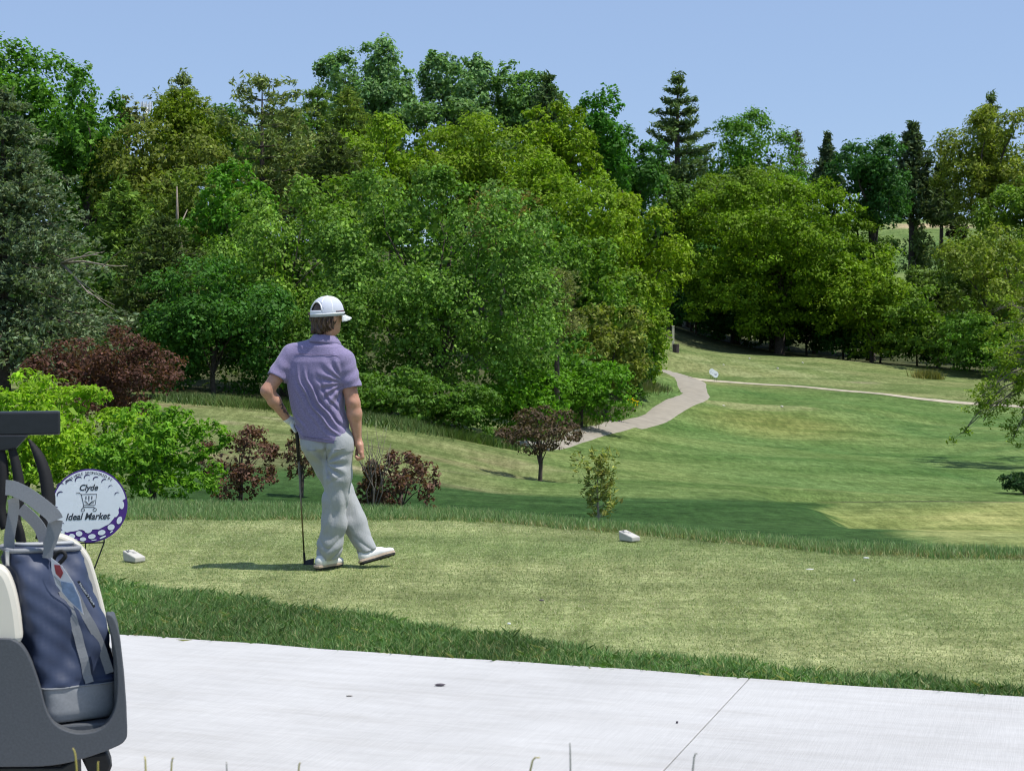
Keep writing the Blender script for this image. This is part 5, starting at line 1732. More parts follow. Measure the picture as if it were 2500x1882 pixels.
lg.tube([(-0.10, 0.006, zb_), (0.085, 0.006, zb_)], 0.0045, 8)
lg.tube([(-0.028, 0.006, zb_ + 0.09), (-0.028, 0.006, zb_), (-0.028, 0.010, -0.05)], 0.0035, 8)
lg.tube([(0.085, 0.006, zb_ + 0.06), (0.085, 0.006, zb_), (0.078, 0.006, zb_ - 0.02), (0.020, 0.02, 0.10), (0.012, 0.02, -0.05)], 0.0045, 8)
lg.tube([(-0.10, 0.006, zb_ + 0.04), (-0.10, 0.006, zb_), (-0.092, 0.006, zb_ - 0.02), (-0.07, 0.02, 0.10), (-0.066, 0.02, -0.05)], 0.0045, 8)
lg.tube([(-0.068, 0.018, 0.125), (0.028, 0.018, 0.125)], 0.0035, 8)
lg.build("stake", M['wire'], sign, True)

# ------------------------------------------------------------------ tee markers: painted concrete wedges
M['marker'] = plain("white_marker_paint", (0.50, 0.48, 0.43), 0.75, 0.10, 30, 0.3, 0.003)


def marker(label, px, py, d, rz, group="white tee markers on the near tee"):
    p = P(px, py, d)
    t = thing("tee_marker", label, "tee marker", (p[0], d, 0.006), rz, group)
    w, l = 0.088, 0.14
    vs = [(-w / 2, 0, 0), (w / 2, 0, 0), (w / 2, l, 0), (-w / 2, l, 0), (-w / 2, 0, 0.036), (w / 2, 0, 0.036), (w / 2, 0.01 + l, 0.074), (-w / 2, 0.01 + l, 0.074)]
    o = MB().add(vs, [(3, 2, 1, 0), (0, 1, 5, 4), (1, 2, 6, 5), (2, 3, 7, 6), (3, 0, 4, 7), (4, 5, 6, 7)]).build("block", M['marker'], t, bevel=0.008)
    # black print on the sloping top
    sl = math.atan2(0.038, l + 0.01)
    fr_ = Matrix.Translation((0, 0.0, 0.0365)) @ Matrix.Rotation(sl, 4, 'X')
    mb = MB()
    for txt, cx, cy, w_, h_ in [("K", -0.012, 0.125, 0.045, 0.042), ("C", 0.008, 0.085, 0.03, 0.030)]:
        X_, Y_, f = text_mesh(txt, w_, h_, 0.2, 0.0)
        mb.add([tuple(fr_ @ Vector((cx + a, cy + b_, 0.0018))) for a, b_ in zip(X_, Y_)], f)
    stroke = [(-0.035, 0.112), (-0.028, 0.100), (-0.018, 0.108)]
    for (x0, y0), (x1, y1) in zip(stroke[:-1], stroke[1:]):
        mb.add([tuple(fr_ @ Vector(q)) for q in ((x0, y0, 0.0018), (x1, y1, 0.0018), (x1, y1 + 0.005, 0.0018), (x0, y0 + 0.005, 0.0018))], [(0, 1, 2, 3)])
    tag(mb.build("lettering", M['sign_ink'], t), kind="stuff")
    return t


marker("white wedge tee marker at the right, by the far fringe of the tee", 1553, 1324, 12.32, math.radians(40))
marker("white wedge tee marker at the left, near the sponsor sign", 343, 1376, 11.22, math.radians(48))

# far tee markers
for px, py, d, lab in [(1769, 992, 101.3, "tiny white marker at the left of the near low mound"), (1911, 990, 101.3, "tiny white marker at the right of the near low mound"),
                       (1768, 892, 139, "tiny white marker on the far tee, nearer left one"), (1831, 879, 147, "tiny white marker on the far tee, back left one"),
                       (1900, 893, 139, "tiny white marker on the far tee, nearer right one"), (1961, 879, 147, "tiny white marker on the far tee, back right one")]:
    p = P(px, py, d)
    g = terr1(p[0], d) + 0.02
    t = thing("far_tee_marker", lab, "tee marker", (p[0], d, g), 0.5, "far white tee markers")
    vs = [(-0.06, 0, -0.05), (0.06, 0, -0.05), (0.06, 0.16, -0.05), (-0.06, 0.16, -0.05), (-0.06, 0, 0.06), (0.06, 0, 0.06), (0.06, 0.16, 0.10), (-0.06, 0.16, 0.10)]
    MB().add(vs, [(3, 2, 1, 0), (0, 1, 5, 4), (1, 2, 6, 5), (2, 3, 7, 6), (3, 0, 4, 7), (4, 5, 6, 7)]).build("block", M['marker'], t, bevel=0.015)

# ------------------------------------------------------------------ far round signs, barrel, post, mast
for px, py, pb, d, lab in [(1738, 914, 934, 128.5, "far round white sign beside the path bend, back left of three"), (1743, 918, 936, 126.5, "far round white sign beside the path bend, middle of three"), (1747, 923, 943, 124.5, "far round white sign beside the path bend, front right of three")]:
    p = P(px, py, d)
    g = terr1(p[0], d)
    zc2 = max(p[2] - g, 0.55)
    t = thing("far_sign", lab, "sign", (p[0], d, g), math.radians(25), "far round signs by the path")
    f4 = Matrix(((1, 0, 0, 0), (0, 0, 1, 0), (0, 1, 0, zc2), (0, 0, 0, 1)))
    MB().prism(arc_pts(0, 0, 0.25, 0, 2 * math.pi, 29)[:-1], -0.005, 0.005, f4).build("board", M['sign_white'], t)
    mm = MB()
    for (x0, x1, z) in [(-0.13, 0.12, 0.02), (-0.10, 0.10, -0.05)]:
        stroke2d(mm, [(x0, zc2 + z), (x1, zc2 + z)], 0.025, -0.007)
    mm.build("print", M['sign_slate'], t)
    l2 = MB()
    for sx in (-0.1, 0.1):
        l2.tube([(sx, 0.012, zc2 - 0.12), (sx, 0.012, -0.1)], 0.012, 6)
    l2.build("stake", M['wire'], t)

p = P(1650, 882, 143)
g = terr1(p[0], 143)
t = thing("litter_barrel", "dark brown slatted litter barrel by the cream post", "barrel", (p[0], 143, g))
bb = MB()
for k in range(16):
    a = 2 * math.pi * k / 16
    ca_, sa_ = math.cos(a), math.sin(a)
    bb.box((0.27 * ca_, 0.27 * sa_, 0.36), (0.035, 0.09, 0.74 + 0.03 * (k % 2)), Matrix.Rotation(a, 3, 'Z'))
tag(bb.build("slats", plain("brown_slats", (0.075, 0.055, 0.055), 0.8, 0.3, 8), t), kind="stuff")
MB().tube([(0, 0, 0.02), (0, 0, 0.62)], 0.245, 16).build("liner", M['black'], t, True)
hb_ = MB()
for z in (0.18, 0.58):
    hb_.tube([(0.292 * math.cos(a), 0.292 * math.sin(a), z) for a in np.linspace(0, 2 * math.pi, 21)], 0.012, 5)
tag(hb_.build("hoops", M['wire'], t, True), kind="stuff")
p = P(1643, 882, 145)
g = terr1(p[0], 145)
t = thing("marker_post", "cream wooden post behind the litter barrel", "post", (p[0], 145, g))
pm = plain("cream_paint", (0.62, 0.56, 0.42), 0.7, 0.1, 6)
MB().box((0, 0, 0.95), (0.20, 0.20, 2.1)).build("post", pm, t, bevel=0.02)
MB().box((0, 0, 2.03), (0.26, 0.26, 0.06)).build("cap", pm, t, bevel=0.01)

p = P(358, 262, 420)
g = terr1(p[0], 420)
t = thing("antenna_mast", "distant white antenna mast just above the treetops at left", "mast", (p[0], 420, g))
wm = plain("white_mast", (0.70, 0.72, 0.74), 0.5, 0.05, 3)
zt = p[2] - g
MB().tube([(0, 0, -1), (0, 0, zt)], [0.45, 0.3], 10).build("pole", wm, t, True)
ab = MB()
for k in range(9):
    a = 2 * math.pi * k / 9
    ab.box((1.35 * math.cos(a), 1.35 * math.sin(a), zt + 0.1), (0.18, 0.32, 2.3), Matrix.Rotation(a, 3, 'Z'))
ab.build("antenna_panels", wm, t)
pb_ = MB()
for z in (zt - 0.3, zt + 0.5):
    pb_.tube([(1.2 * math.cos(a), 1.2 * math.sin(a), z) for a in np.linspace(0, 2 * math.pi, 25)], 0.06, 6)
    for k in range(3):
        a = 2 * math.pi * k / 3
        pb_.tube([(0, 0, z), (1.2 * math.cos(a), 1.2 * math.sin(a), z)], 0.05, 6)
pb_.build("platform", wm, t)

# ------------------------------------------------------------------ golf cart: rear corner with bag well
CD = 4.62                                              # distance of the cart's near rear corner
CPHI = math.radians(15)                                # the cart stands turned a little
A0 = P(311, 1790, CD); A0[2] = 0.03
CU, CN = np.array((math.cos(CPHI), math.sin(CPHI), 0)), np.array((-math.sin(CPHI), math.cos(CPHI), 0))
cart = thing("golf_cart", "golf cart at the left edge with grey bag well and cream body", "golf cart", tuple(A0), CPHI)
M['cart_grey'] = plain("grey_moulded_plastic", (0.075, 0.082, 0.092), 0.55, 0.12, 140, 0.25, 0.0012)
M['cart_cream'] = plain("cream_body_paint", (0.70, 0.66, 0.56), 0.3, 0.03, 4, 0.0)
M['cart_black'] = plain("black_tube", (0.020, 0.022, 0.026), 0.35, 0.15, 40, 0.05)
M['strap_black'] = plain("black_webbing", (0.008, 0.008, 0.009), 0.75, 0.3, 300, 0.3, 0.001)


def cp(px, py, depth=0.0):
    """point in the cart's own frame (x to the rear, y across from the near flank, z up) on the plane y = depth"""
    q = P(px, py, 1.0) - np.array((0, 0, CAM_Z))
    o = np.array((0, 0, CAM_Z)) - A0
    t = (depth - o @ CN) / (q @ CN)
    w = o + q * t
    return np.array((w @ CU, depth, w[2]))


def flank(pts, y0, y1, name, mat, bev=0.012, shift=0.0):
    """side panel: outline in the cart's side plane, thickness across the cart"""
    out = [(q[0], q[2]) for q in (cp(x, y, y0 if shift == 0 else 0.0) for x, y in pts)]
    fr_ = Matrix(((1, 0, 0, 0), (0, 0, 1, 0), (0, 1, 0, 0), (0, 0, 0, 1)))
    return MB().prism(out, y0 + shift, y1 + shift, fr_).build(name, mat, cart, bevel=bev)


def smooth_outline(pts, n):
    return [tuple(q) for q in spline(pts, n)]


Y0 = 0.0
near = smooth_outline([(-420, 1555), (-200, 1556), (0, 1558), (32, 1562), (56, 1580), (78, 1620), (98, 1678), (114, 1735), (140, 1772), (190, 1790), (245, 1780), (275, 1745), (286, 1690), (284, 1620), (274, 1560), (262, 1520), (258, 1503)], 60) + \
    smooth_outline([(264, 1498), (278, 1510), (292, 1555), (302, 1640), (308, 1720), (311, 1785), (306, 1806), (285, 1822), (215, 1848), (130, 1868), (0, 1872), (-420, 1872)], 40)
flank(near, Y0, Y0 + 0.05, "bag_well_side", M['cart_grey'], 0.014)
flank([(-420, 1640), (60, 1640), (120, 1745), (275, 1745), (300, 1760), (306, 1806), (130, 1868), (-420, 1872)], Y0, Y0 + 0.05, "bag_well_side", M['cart_grey'], 0.014, shift=1.05)
# floor, rear wall and front wall of the well
a, b_ = cp(100, 1768), cp(300, 1768)
wl_ = MB()
wl_.box(((a[0] + b_[0]) / 2, Y0 + 0.55, a[2] - 0.03), (b_[0] - a[0] + 0.02, 1.02, 0.03))
wl_.build("bag_well_floor", M['cart_grey'], cart, bevel=0.006)
rear = [(284, 1530), (294, 1560), (303, 1640), (309, 1720), (311, 1790), (290, 1815), (279, 1810), (280, 1720), (278, 1620), (272, 1560), (266, 1535)]
flank(rear, Y0 + 0.052, Y0 + 0.34, "bag_well_rear", M['cart_grey'], 0.01)
frontw = [(100, 1800), (60, 1640), (-20, 1560), (-60, 1560), (-60, 1800)]
flank(frontw, Y0 + 0.052, Y0 + 1.048, "bag_well_front", M['cart_grey'], 0.01)
# cream body: near rear quarter and far quarter
cream = smooth_outline([(-420, 1380), (-120, 1378), (-20, 1380), (14, 1392), (34, 1430), (48, 1490), (55, 1550)], 30) + [(55, 1575), (-420, 1575)]
flank(cream, Y0 + 0.012, Y0 + 0.09, "rear_quarter", M['cart_cream'], 0.02)
fc = smooth_outline([(120, 1300), (176, 1318), (212, 1352), (232, 1400), (262, 1520), (274, 1640)], 24) + [(120, 1640)]
flank(fc, Y0 + 0.62, Y0 + 0.70, "rear_cowl", M['cart_cream'], 0.02)
# seat, dash, floor pan, wheels: forward of the frame
MB().box((-1.15, 0.55, 0.70), (0.48, 1.0, 0.12)).build("seat_cushion", M['cart_cream'], cart, bevel=0.03)
MB().box((-0.92, 0.55, 0.98), (0.09, 1.0, 0.42), Matrix.Rotation(math.radians(10), 3, 'Y')).build("seat_back", M['cart_cream'], cart, bevel=0.03)
MB().box((-1.7, 0.55, 0.28), (1.3, 1.05, 0.06)).build("floor_pan", M['cart_black'], cart, bevel=0.01)
MB().box((-2.3, 0.55, 0.52), (0.55, 1.08, 0.42)).build("front_cowl", M['cart_cream'], cart, bevel=0.12)
MB().box((-2.02, 0.55, 0.80), (0.10, 1.02, 0.22), Matrix.Rotation(math.radians(-15), 3, 'Y')).build("dashboard", M['cart_black'], cart, bevel=0.02)
MB().tube([(-1.9, 0.3, 0.75), (-1.72, 0.3, 0.95)], 0.02, 8).build("steering_column", M['cart_black'], cart, True)
sw = [(-1.72 + 0.06 * math.sin(a), 0.3 + 0.16 * math.cos(a), 0.95 + 0.14 * math.sin(a)) for a in np.linspace(0, 2 * math.pi, 25)]
MB().tube(sw, 0.013, 8).build("steering_wheel", M['cart_black'], cart, True)
for wx in (-0.62, -2.3):
    for wy in (0.12, 0.98):
        ring = MB()
        n1_, n2_ = 24, 8
        vs, fs = [], []
        for i in range(n1_):
            a = 2 * math.pi * i / n1_
            for k in range(n2_):
                c2 = 2 * math.pi * k / n2_
                rr = 0.165 + 0.055 * math.cos(c2)
                vs.append((wx + rr * math.cos(a), wy + 0.085 * math.sin(c2), 0.222 + rr * math.sin(a)))
        for i in range(n1_):
            for k in range(n2_):
                fs.append((i * n2_ + k, i * n2_ + (k + 1) % n2_, ((i + 1) % n1_) * n2_ + (k + 1) % n2_, ((i + 1) % n1_) * n2_ + k))
        w_o = ring.add(vs, fs).build("wheel", M['black'], cart, True)
        MB().tube([(wx, wy - 0.06, 0.222), (wx, wy + 0.06, 0.222)], 0.12, 16).build("rim", M['cart_cream'], w_o)
# bumper bracket under the well
bm_ = [(196, 1846), (262, 1836), (274, 1870), (262, 1900), (222, 1900)]
flank(bm_, Y0 + 0.20, Y0 + 0.32, "bumper", M['black'], 0.008)
flank([(-300, 1870), (150, 1872), (190, 1850), (200, 1900), (-300, 1930)], Y0 + 0.08, Y0 + 1.0, "underframe", M['cart_black'], 0.006)
# bag support bar with its straps
BD = 0.45
q0, q1, q2 = cp(147, 1003, BD), cp(147, 1060, BD), cp(-400, 1003, BD)
MB().box(((q0[0] + q2[0]) / 2, q0[1], (q0[2] + q1[2]) / 2), (q0[0] - q2[0], 0.05, q0[2] - q1[2])).build("support_bar", M['cart_black'], cart, bevel=0.006)
MB().box((cp(-380, 1200, BD)[0], q0[1], cp(0, 1300, BD)[2]), (0.05, 0.05, 0.62)).build("support_post", M['cart_black'], cart, bevel=0.006)
flank([(-60, 1062), (70, 1062), (40, 1095), (-60, 1110)], BD - 0.03, BD + 0.03, "bar_bracket", M['cart_black'], 0.004)
for pts, w_ in [([(-6, 1080), (4, 1130), (6, 1190), (0, 1240), (14, 1290)], [0.03, 0.036, 0.036, 0.034, 0.03]),
                ([(13, 1030), (24, 1075), (38, 1130), (47, 1180), (48, 1215), (38, 1262), (46, 1300), (58, 1340)], [0.004, 0.020, 0.028, 0.031, 0.032, 0.030, 0.033, 0.024]),
                ([(70, 1072), (92, 1108), (108, 1150), (117, 1200), (118, 1240), (108, 1290), (100, 1318)], [0.006, 0.028, 0.036, 0.040, 0.042, 0.042, 0.036])]:
    sp_ = spline([(*cp(x, y, BD - 0.02), w2) for (x, y), w2 in zip(pts, w_)], 22)
    MB().ribbon([q[:3] for q in sp_], [q[3] for q in sp_], (1, 0.25, 0), 0.004).build("strap", M['strap_black'], cart, True)

# ------------------------------------------------------------------ navy and grey cooler bag in the well
m, nt, b = mat_new("navy_nylon")
n1 = noise(nt, 5.0, 4, 0.6); n2 = noise(nt, 500, 2)
r1 = ramp(nt, n1.outputs["Fac"], [(0.38, (0.030, 0.043, 0.085)), (0.62, (0.046, 0.062, 0.115))])
nt.links.new(r1.outputs["Color"], b.inputs["Base Color"])
b.inputs["Roughness"].default_value = 0.55
b.inputs["Specular IOR Level"].default_value = 0.4
bump(nt, b, n2.outputs["Fac"], 0.1, 0.0005)
M['nylon'] = m
M['grey_cloth'] = plain("grey_webbing", (0.22, 0.23, 0.245), 0.7, 0.08, 260, 0.25, 0.0008)
M['grey_base'] = plain("grey_nylon", (0.25, 0.26, 0.275), 0.5, 0.08, 120, 0.15, 0.001)
BGD = CD + 0.10
bag = thing("cooler_bag", "navy cooler bag with grey straps leaning in the cart's bag well", "bag", tuple(P(190, 1745, BGD)))
BO = np.array(bag.location)


def bag_pt(t, th, off=0.0):
    """t = 0 bottom .. 1 top rim, th = angle round the bag"""
    cx = np.interp(t, [0, 0.18, 0.5, 0.8, 1.0], [176, 172, 148, 116, 92])
    cy = np.interp(t, [0, 1.0], [1742, 1338])
    hw = np.interp(t, [0, 0.05, 0.2, 0.55, 0.85, 1.0], [0.098, 0.108, 0.112, 0.116, 0.108, 0.100]) + off
    hd = np.interp(t, [0, 0.05, 0.2, 0.6, 0.9, 1.0], [0.085, 0.095, 0.098, 0.094, 0.072, 0.058]) + off
    c = P(cx, cy, BGD) - BO
    p_ = 6.0
    ct, st = math.cos(th), math.sin(th)
    k = (abs(ct) ** p_ + abs(st) ** p_) ** (-1 / p_)
    u, v = hw * k * ct, hd * k * st
    yaw = math.radians(34)
    wr = 0.005 * math.sin(9 * t + 3 * th) + 0.0055 * math.sin(25 * t - 6 * th + 1.2 + 2 * math.sin(5 * t)) * (0.2 < t < 0.95) + 0.0022 * math.sin(47 * t + 11 * th)
    wr *= min(1, t * 6) * (0.35 if off > 0.0005 else 1.0)
    u += wr * ct; v += wr * st
    x = u * math.cos(yaw) - v * math.sin(yaw)
    y = u * math.sin(yaw) + v * math.cos(yaw)
    tilt = -0.10 * (x) if t < 0.3 else -0.04 * x
    return np.array((c[0] + x, c[1] + y + 0.02 * t, c[2] + tilt + (0.35 * x * 0.25 if t < 0.25 else 0.0)))


def bag_band(name, t0, t1, mat, nrow=20, off=0.0, cap0=False, cap1=False):
    K = 64
    vs = [bag_pt(t, 2 * math.pi * k / K, off) for t in np.linspace(t0, t1, nrow) for k in range(K)]
    fs = [(i * K + k, i * K + (k + 1) % K, (i + 1) * K + (k + 1) % K, (i + 1) * K + k) for i in range(nrow - 1) for k in range(K)]
    if cap0:
        fs.append(tuple(range(K - 1, -1, -1)))
    if cap1:
        fs.append(tuple((nrow - 1) * K + k for k in range(K)))
    return MB().add(vs, fs).build(name, mat, bag, True)


bag_band("body", 0.20, 1.0, M['nylon'], 40, 0, False, True)
bag_band("base_panel", 0.0, 0.205, M['grey_base'], 12, 0.0012, True, False)
MB().tube([bag_pt(1.0, a, 0.003) for a in np.linspace(0, 2 * math.pi, 49)], 0.0075, 6).build("rim_piping", M['grey_cloth'], bag, True)
MB().tube([bag_pt(0.205, a, 0.002) for a in np.linspace(0, 2 * math.pi, 49)], 0.003, 6).build("seam", M['grey_cloth'], bag, True)
zp = [bag_pt(1.0, math.radians(180), -0.02) + (0, 0, 0.012), bag_pt(1.0, math.radians(250), -0.02) + (0, 0, 0.014), bag_pt(1.0, math.radians(320), -0.02) + (0, 0, 0.014), bag_pt(1.0, math.radians(0), -0.02) + (0, 0, 0.010)]
MB().tube(spline(zp, 16), 0.006, 6).build("zip", plain("pale_zip", (0.40, 0.41, 0.42), 0.5), bag, True)
zq = bag_pt(1.0, math.radians(215), 0.006)
MB().box(zq + (0, -0.004, -0.02), (0.012, 0.005, 0.045)).build("zip_pull", plain("zip_metal", (0.6, 0.6, 0.62), 0.3, metal=0.8), bag, bevel=0.002)
# vertical webbings on the face towards the path: look up the face point by its place in the side view
_bs = [(t_, th_) for t_ in np.linspace(0.02, 1.0, 60) for th_ in np.radians(np.arange(0, 360, 3))]
_bp = np.array([bag_pt(*q) for q in _bs]) + BO
_bx, _by = pix(_bp[:, 0], _bp[:, 1], _bp[:, 2])


def bag_face(px, py):
    k = np.argsort((_bx - px) ** 2 + (_by - py) ** 2)[:8]
    return np.array(_bs[k[np.argmin(_bp[k, 1])]])


for p0, p1 in (((160, 1440), (214, 1660)), ((150, 1385), (262, 1640))):
    a_, b2 = bag_face(*p0), bag_face(*p1)
    if abs(a_[1] - b2[1]) > math.pi:
        b2[1] += 2 * math.pi * np.sign(a_[1] - b2[1])
    q = [bag_pt(*(a_ + (b2 - a_) * t_), 0.004) for t_ in np.linspace(0, 1, 22)]
    MB().ribbon(q, 0.024, (1, 0.25, -0.1), 0.004).build("webbing", M['grey_cloth'], bag)
# carrying handles
HD_ = BGD - 0.07
h1 = [(26, 1372), (22, 1320), (30, 1268), (34, 1232), (30, 1216)]
h2 = [(14, 1190), (32, 1192), (66, 1208), (102, 1234), (128, 1256), (136, 1270)]
h3 = [(136, 1268), (130, 1300), (120, 1332), (116, 1362)]
hp_ = spline([P(x, y, HD_ + 0.02) - BO for x, y in h1], 10) + spline([P(x, y, HD_ - 0.01) - BO for x, y in h2], 16)
MB().ribbon(spline([P(x, y, HD_ + 0.02) - BO for x, y in h1], 12), 0.030, (1, 0.2, 0), 0.004).build("handle", M['grey_cloth'], bag)
MB().ribbon(spline([P(x, y, HD_) - BO for x, y in h2], 18), 0.043, (0.35, 0.15, 1), 0.005).build("handle", M['grey_cloth'], bag)
MB().ribbon(spline([P(x, y, HD_ + 0.015) - BO for x, y in h3], 12), [0.040] * 4 + [0.036] * 4 + [0.028] * 4, (1, 0.1, 0.55), 0.005).build("handle", M['grey_cloth'], bag)
MB().ribbon(spline([P(x, y, HD_ + 0.10) - BO for x, y in [(50, 1240), (75, 1262), (98, 1290), (112, 1330)]], 12), 0.034, (0.6, 0.1, 0.8), 0.004).build("handle", M['grey_cloth'], bag)
MB().ribbon(spline([P(x, y, HD_ + 0.12) - BO for x, y in [(20, 1250), (36, 1270), (50, 1300), (52, 1340)]], 12), 0.022, (1, 0.1, 0.1), 0.004).build("side_strap", M['strap_black'], bag, True)
bk = [P(x, y, HD_ + 0.03) - BO for x, y in [(128, 1372), (138, 1352), (152, 1346), (160, 1356), (152, 1368), (136, 1384), (132, 1400)]]
MB().tube(spline(bk, 20), [0.006] * 20, 6).build("tag_cord", M['strap_black'], bag, True)
# swing tag: a printed card with red and blue print
TD = HD_ - 0.012
tagp = [(124, 1360), (152, 1382), (178, 1420), (196, 1462), (204, 1500), (166, 1466), (136, 1426), (126, 1392)]
def card(pts, d, name, mat, th=0.0012):
    v0 = [P(x, y, d + (y - 1360) * 0.00012) - BO for x, y in pts]
    v1 = [q + (0, th, 0) for q in v0]
    n_ = len(pts)
    fs = [tuple(range(n_)), tuple(range(2 * n_ - 1, n_ - 1, -1))] + [(k, k + n_, (k + 1) % n_ + n_, (k + 1) % n_) for k in range(n_)]
    return MB().add(v0 + v1, fs).build(name, mat, bag)
card(tagp, TD, "swing_tag", plain("white_card", (0.68, 0.68, 0.72), 0.4, 0.05, 30, 0))
card([(132, 1378), (146, 1380), (154, 1398), (148, 1412), (136, 1400)], TD - 0.002, "tag_print", plain("red_print", (0.34, 0.05, 0.06), 0.5, 0.2, 60, 0))
card([(148, 1418), (176, 1424), (192, 1458), (200, 1494), (168, 1464), (152, 1444)], TD - 0.002, "tag_print", plain("blue_print", (0.22, 0.30, 0.45), 0.5, 0.3, 40, 0))
card([(130, 1404), (146, 1418), (152, 1436), (140, 1424)], TD - 0.002, "tag_print", plain("grey_print", (0.35, 0.36, 0.38), 0.5, 0.3, 40, 0))
# woven name label on the right webbing
LDp = [(188, 1419), (194, 1417), (233, 1480), (228, 1484)]
card(LDp, TD + 0.004, "name_label", plain("black_label", (0.03, 0.03, 0.035), 0.6, 0.1, 60, 0))
X_, Y_, f = text_mesh("Member's Mark", 0.074, 0.0065, 0, 0.01)
an = math.atan2(-(1480 - 1419), 233 - 191)
cL = P(211, 1450.5, TD - 0.0005) - BO
# the lettering runs down the label
MB().add([(cL[0] + a_ * math.cos(an) - c_ * math.sin(an), cL[1] + 0.0072 - 0.0005 * 0, cL[2] + a_ * math.sin(an) + c_ * math.cos(an)) for a_, c_ in zip(X_, Y_)], f).build("label_lettering", M['white_trim'], bag)
# ------------------------------------------------------------------ small things on path and tee
def pebble(name, label, cat, px, py, d, size, mat, z=0.03, seed=0, group=None, rz=0.0):
    r = np.random.default_rng(seed)
    p = P(px, py, d)
    vs, fs = [], []
    n1_, n2_ = 10, 6
    for i in range(n2_ + 1):
        ph = math.pi * i / n2_
        for k in range(n1_):
            th = 2 * math.pi * k / n1_
            q = 1 + r.normal(0, 0.07)
            vs.append((size[0] / 2 * math.sin(ph) * math.cos(th) * q, size[1] / 2 * math.sin(ph) * math.sin(th) * q, size[2] / 2 * (1 + math.cos(ph) * q)))
    for i in range(n2_):
        for k in range(n1_):
            fs.append((i * n1_ + k, (i + 1) * n1_ + k, (i + 1) * n1_ + (k + 1) % n1_, i * n1_ + (k + 1) % n1_))
    o = MB().add(vs, fs).build(name, mat, None, True)
    o.location = (p[0], d, z)
    o.rotation_euler = (0, 0, rz)
    tag(o, label, cat, group)
    return o


dd = lambda py, z=0.03: FPX * (CAM_Z - z) / (py - 806)
M['bark_bit'] = plain("dark_bark_bit", (0.10, 0.085, 0.10), 0.8, 0.3, 100)
M['stone'] = plain("pale_stone", (0.36, 0.33, 0.28), 0.9, 0.2, 6, 0.5, 0.03)
pebble("wood_chip", "dark oblong wood chip lying on the pale concrete path", "wood chip", 1074, 1680, dd(1680), (0.048, 0.014, 0.012), M['bark_bit'], 0.031, 1)
pebble("twig", "small thin twig on the concrete left of the wood chip", "twig", 853, 1706, dd(1706), (0.030, 0.006, 0.006), plain("grey_twig", (0.28, 0.26, 0.24), 0.8), 0.031, 2)
pebble("pebble", "small brown pebble on the concrete near the slab joint", "pebble", 1653, 1772, dd(1772), (0.011, 0.010, 0.009), M['bark_bit'], 0.031, 3)
for px, py, lab, s in [(1243, 1527, "white scrap on the turf below the golfer's right, nearest the path", (0.02, 0.012, 0.012)), (1977, 1392, "flat white scrap on the turf below the right tee marker", (0.05, 0.02, 0.008)), (2085, 1420, "small white scrap on the right side of the tee", (0.014, 0.012, 0.012)), (2115, 1364, "pale scrap at the foot of the right fringe", (0.045, 0.02, 0.008))]:
    pebble("broken_tee", lab, "broken tee", px, py, dd(py, 0.02), s, M['white_trim'], 0.018, int(px), "white scraps on the tee")
pebble("divot", "dark bit of soil on the middle of the tee", "divot", 1322, 1469, dd(1469, 0.02), (0.03, 0.012, 0.01), M['bark_bit'], 0.018, 9)
# stones at the low end of the winding path
r_ = np.random.default_rng(3)
for k_, (px, py, s) in enumerate([(1268, 1103, 0.45), (1284, 1108, 0.55), (1300, 1110, 0.5), (1322, 1112, 0.4), (1312, 1104, 0.6), (1335, 1106, 0.35)]):
    lab = "pale stone under the small dark leaved tree, " + ["leftmost", "second from left", "third from left", "fourth from left, low", "large one in the middle", "rightmost"][k_]
    p = P(px, py, 63)
    pebble("stone", lab, "stone", px, py, 63, (s, s * 0.8, s * 0.6), M['stone'], terr1(p[0], 63) - 0.05, 20 + k_, "stones at the path end", r_.uniform(0, 3))

# ------------------------------------------------------------------ bare and dead branches
def twigs(name, label, cat, root, tips, mat, r0, seed, sub=3):
    r = np.random.default_rng(seed)
    t = thing(name, label, cat, tuple(root))
    mb = MB()
    for q in tips:
        q = np.array(q, float) - root
        L = np.linalg.norm(q)
        m1 = q * 0.35 + r.normal(0, 0.05 * L, 3); m2 = q * 0.7 + r.normal(0, 0.05 * L, 3)
        mb.tube([(0, 0, -0.05), m1, m2, q], [r0, r0 * 0.7, r0 * 0.45, r0 * 0.15], 6)
        for k in range(sub):
            s = m1 + (m2 - m1) * r.uniform(0, 1)
            e = s + q / L * L * r.uniform(0.2, 0.4) + r.normal(0, 0.13 * L, 3)
            mb.tube([s, (s + e) / 2 + r.normal(0, 0.02 * L, 3), e], [r0 * 0.45, r0 * 0.3, r0 * 0.1], 5)
    mb.build("branches", mat, t, True)
    return t


rb = P(905, 1252, 27.5); rb[2] = terr1(rb[0], 27.5)
M['twig'] = plain("grey_twigs", (0.15, 0.125, 0.10), 0.9, 0.2, 10, 0)
twigs("bare_shrub", "leafless thin grey twigs right beside the golfer's fist", "shrub", rb, [P(870, 1050, 27.4), P(895, 1040, 27.6), P(915, 1035, 27.5), P(945, 1045, 27.3), P(955, 1080, 27.7), P(930, 1060, 27.9)], M['twig'], 0.013, 3, 4)
rd = P(150, 640, 56)
twigs("dead_limb", "pale dead branches sticking out right of the grey cedar", "branch", rd, [P(255, 614, 54.0), P(312, 650, 54.0), P(280, 745, 54.2)], M['pale_bark'], 0.05, 5, 2)
rs = P(430, 560, 92); rs[2] = terr1(rs[0], 92)
twigs("dead_snag", "short pale dead snag amid the olive oaks", "branch", rs, [P(432, 455, 92)], M['pale_bark'], 0.20, 6, 2)

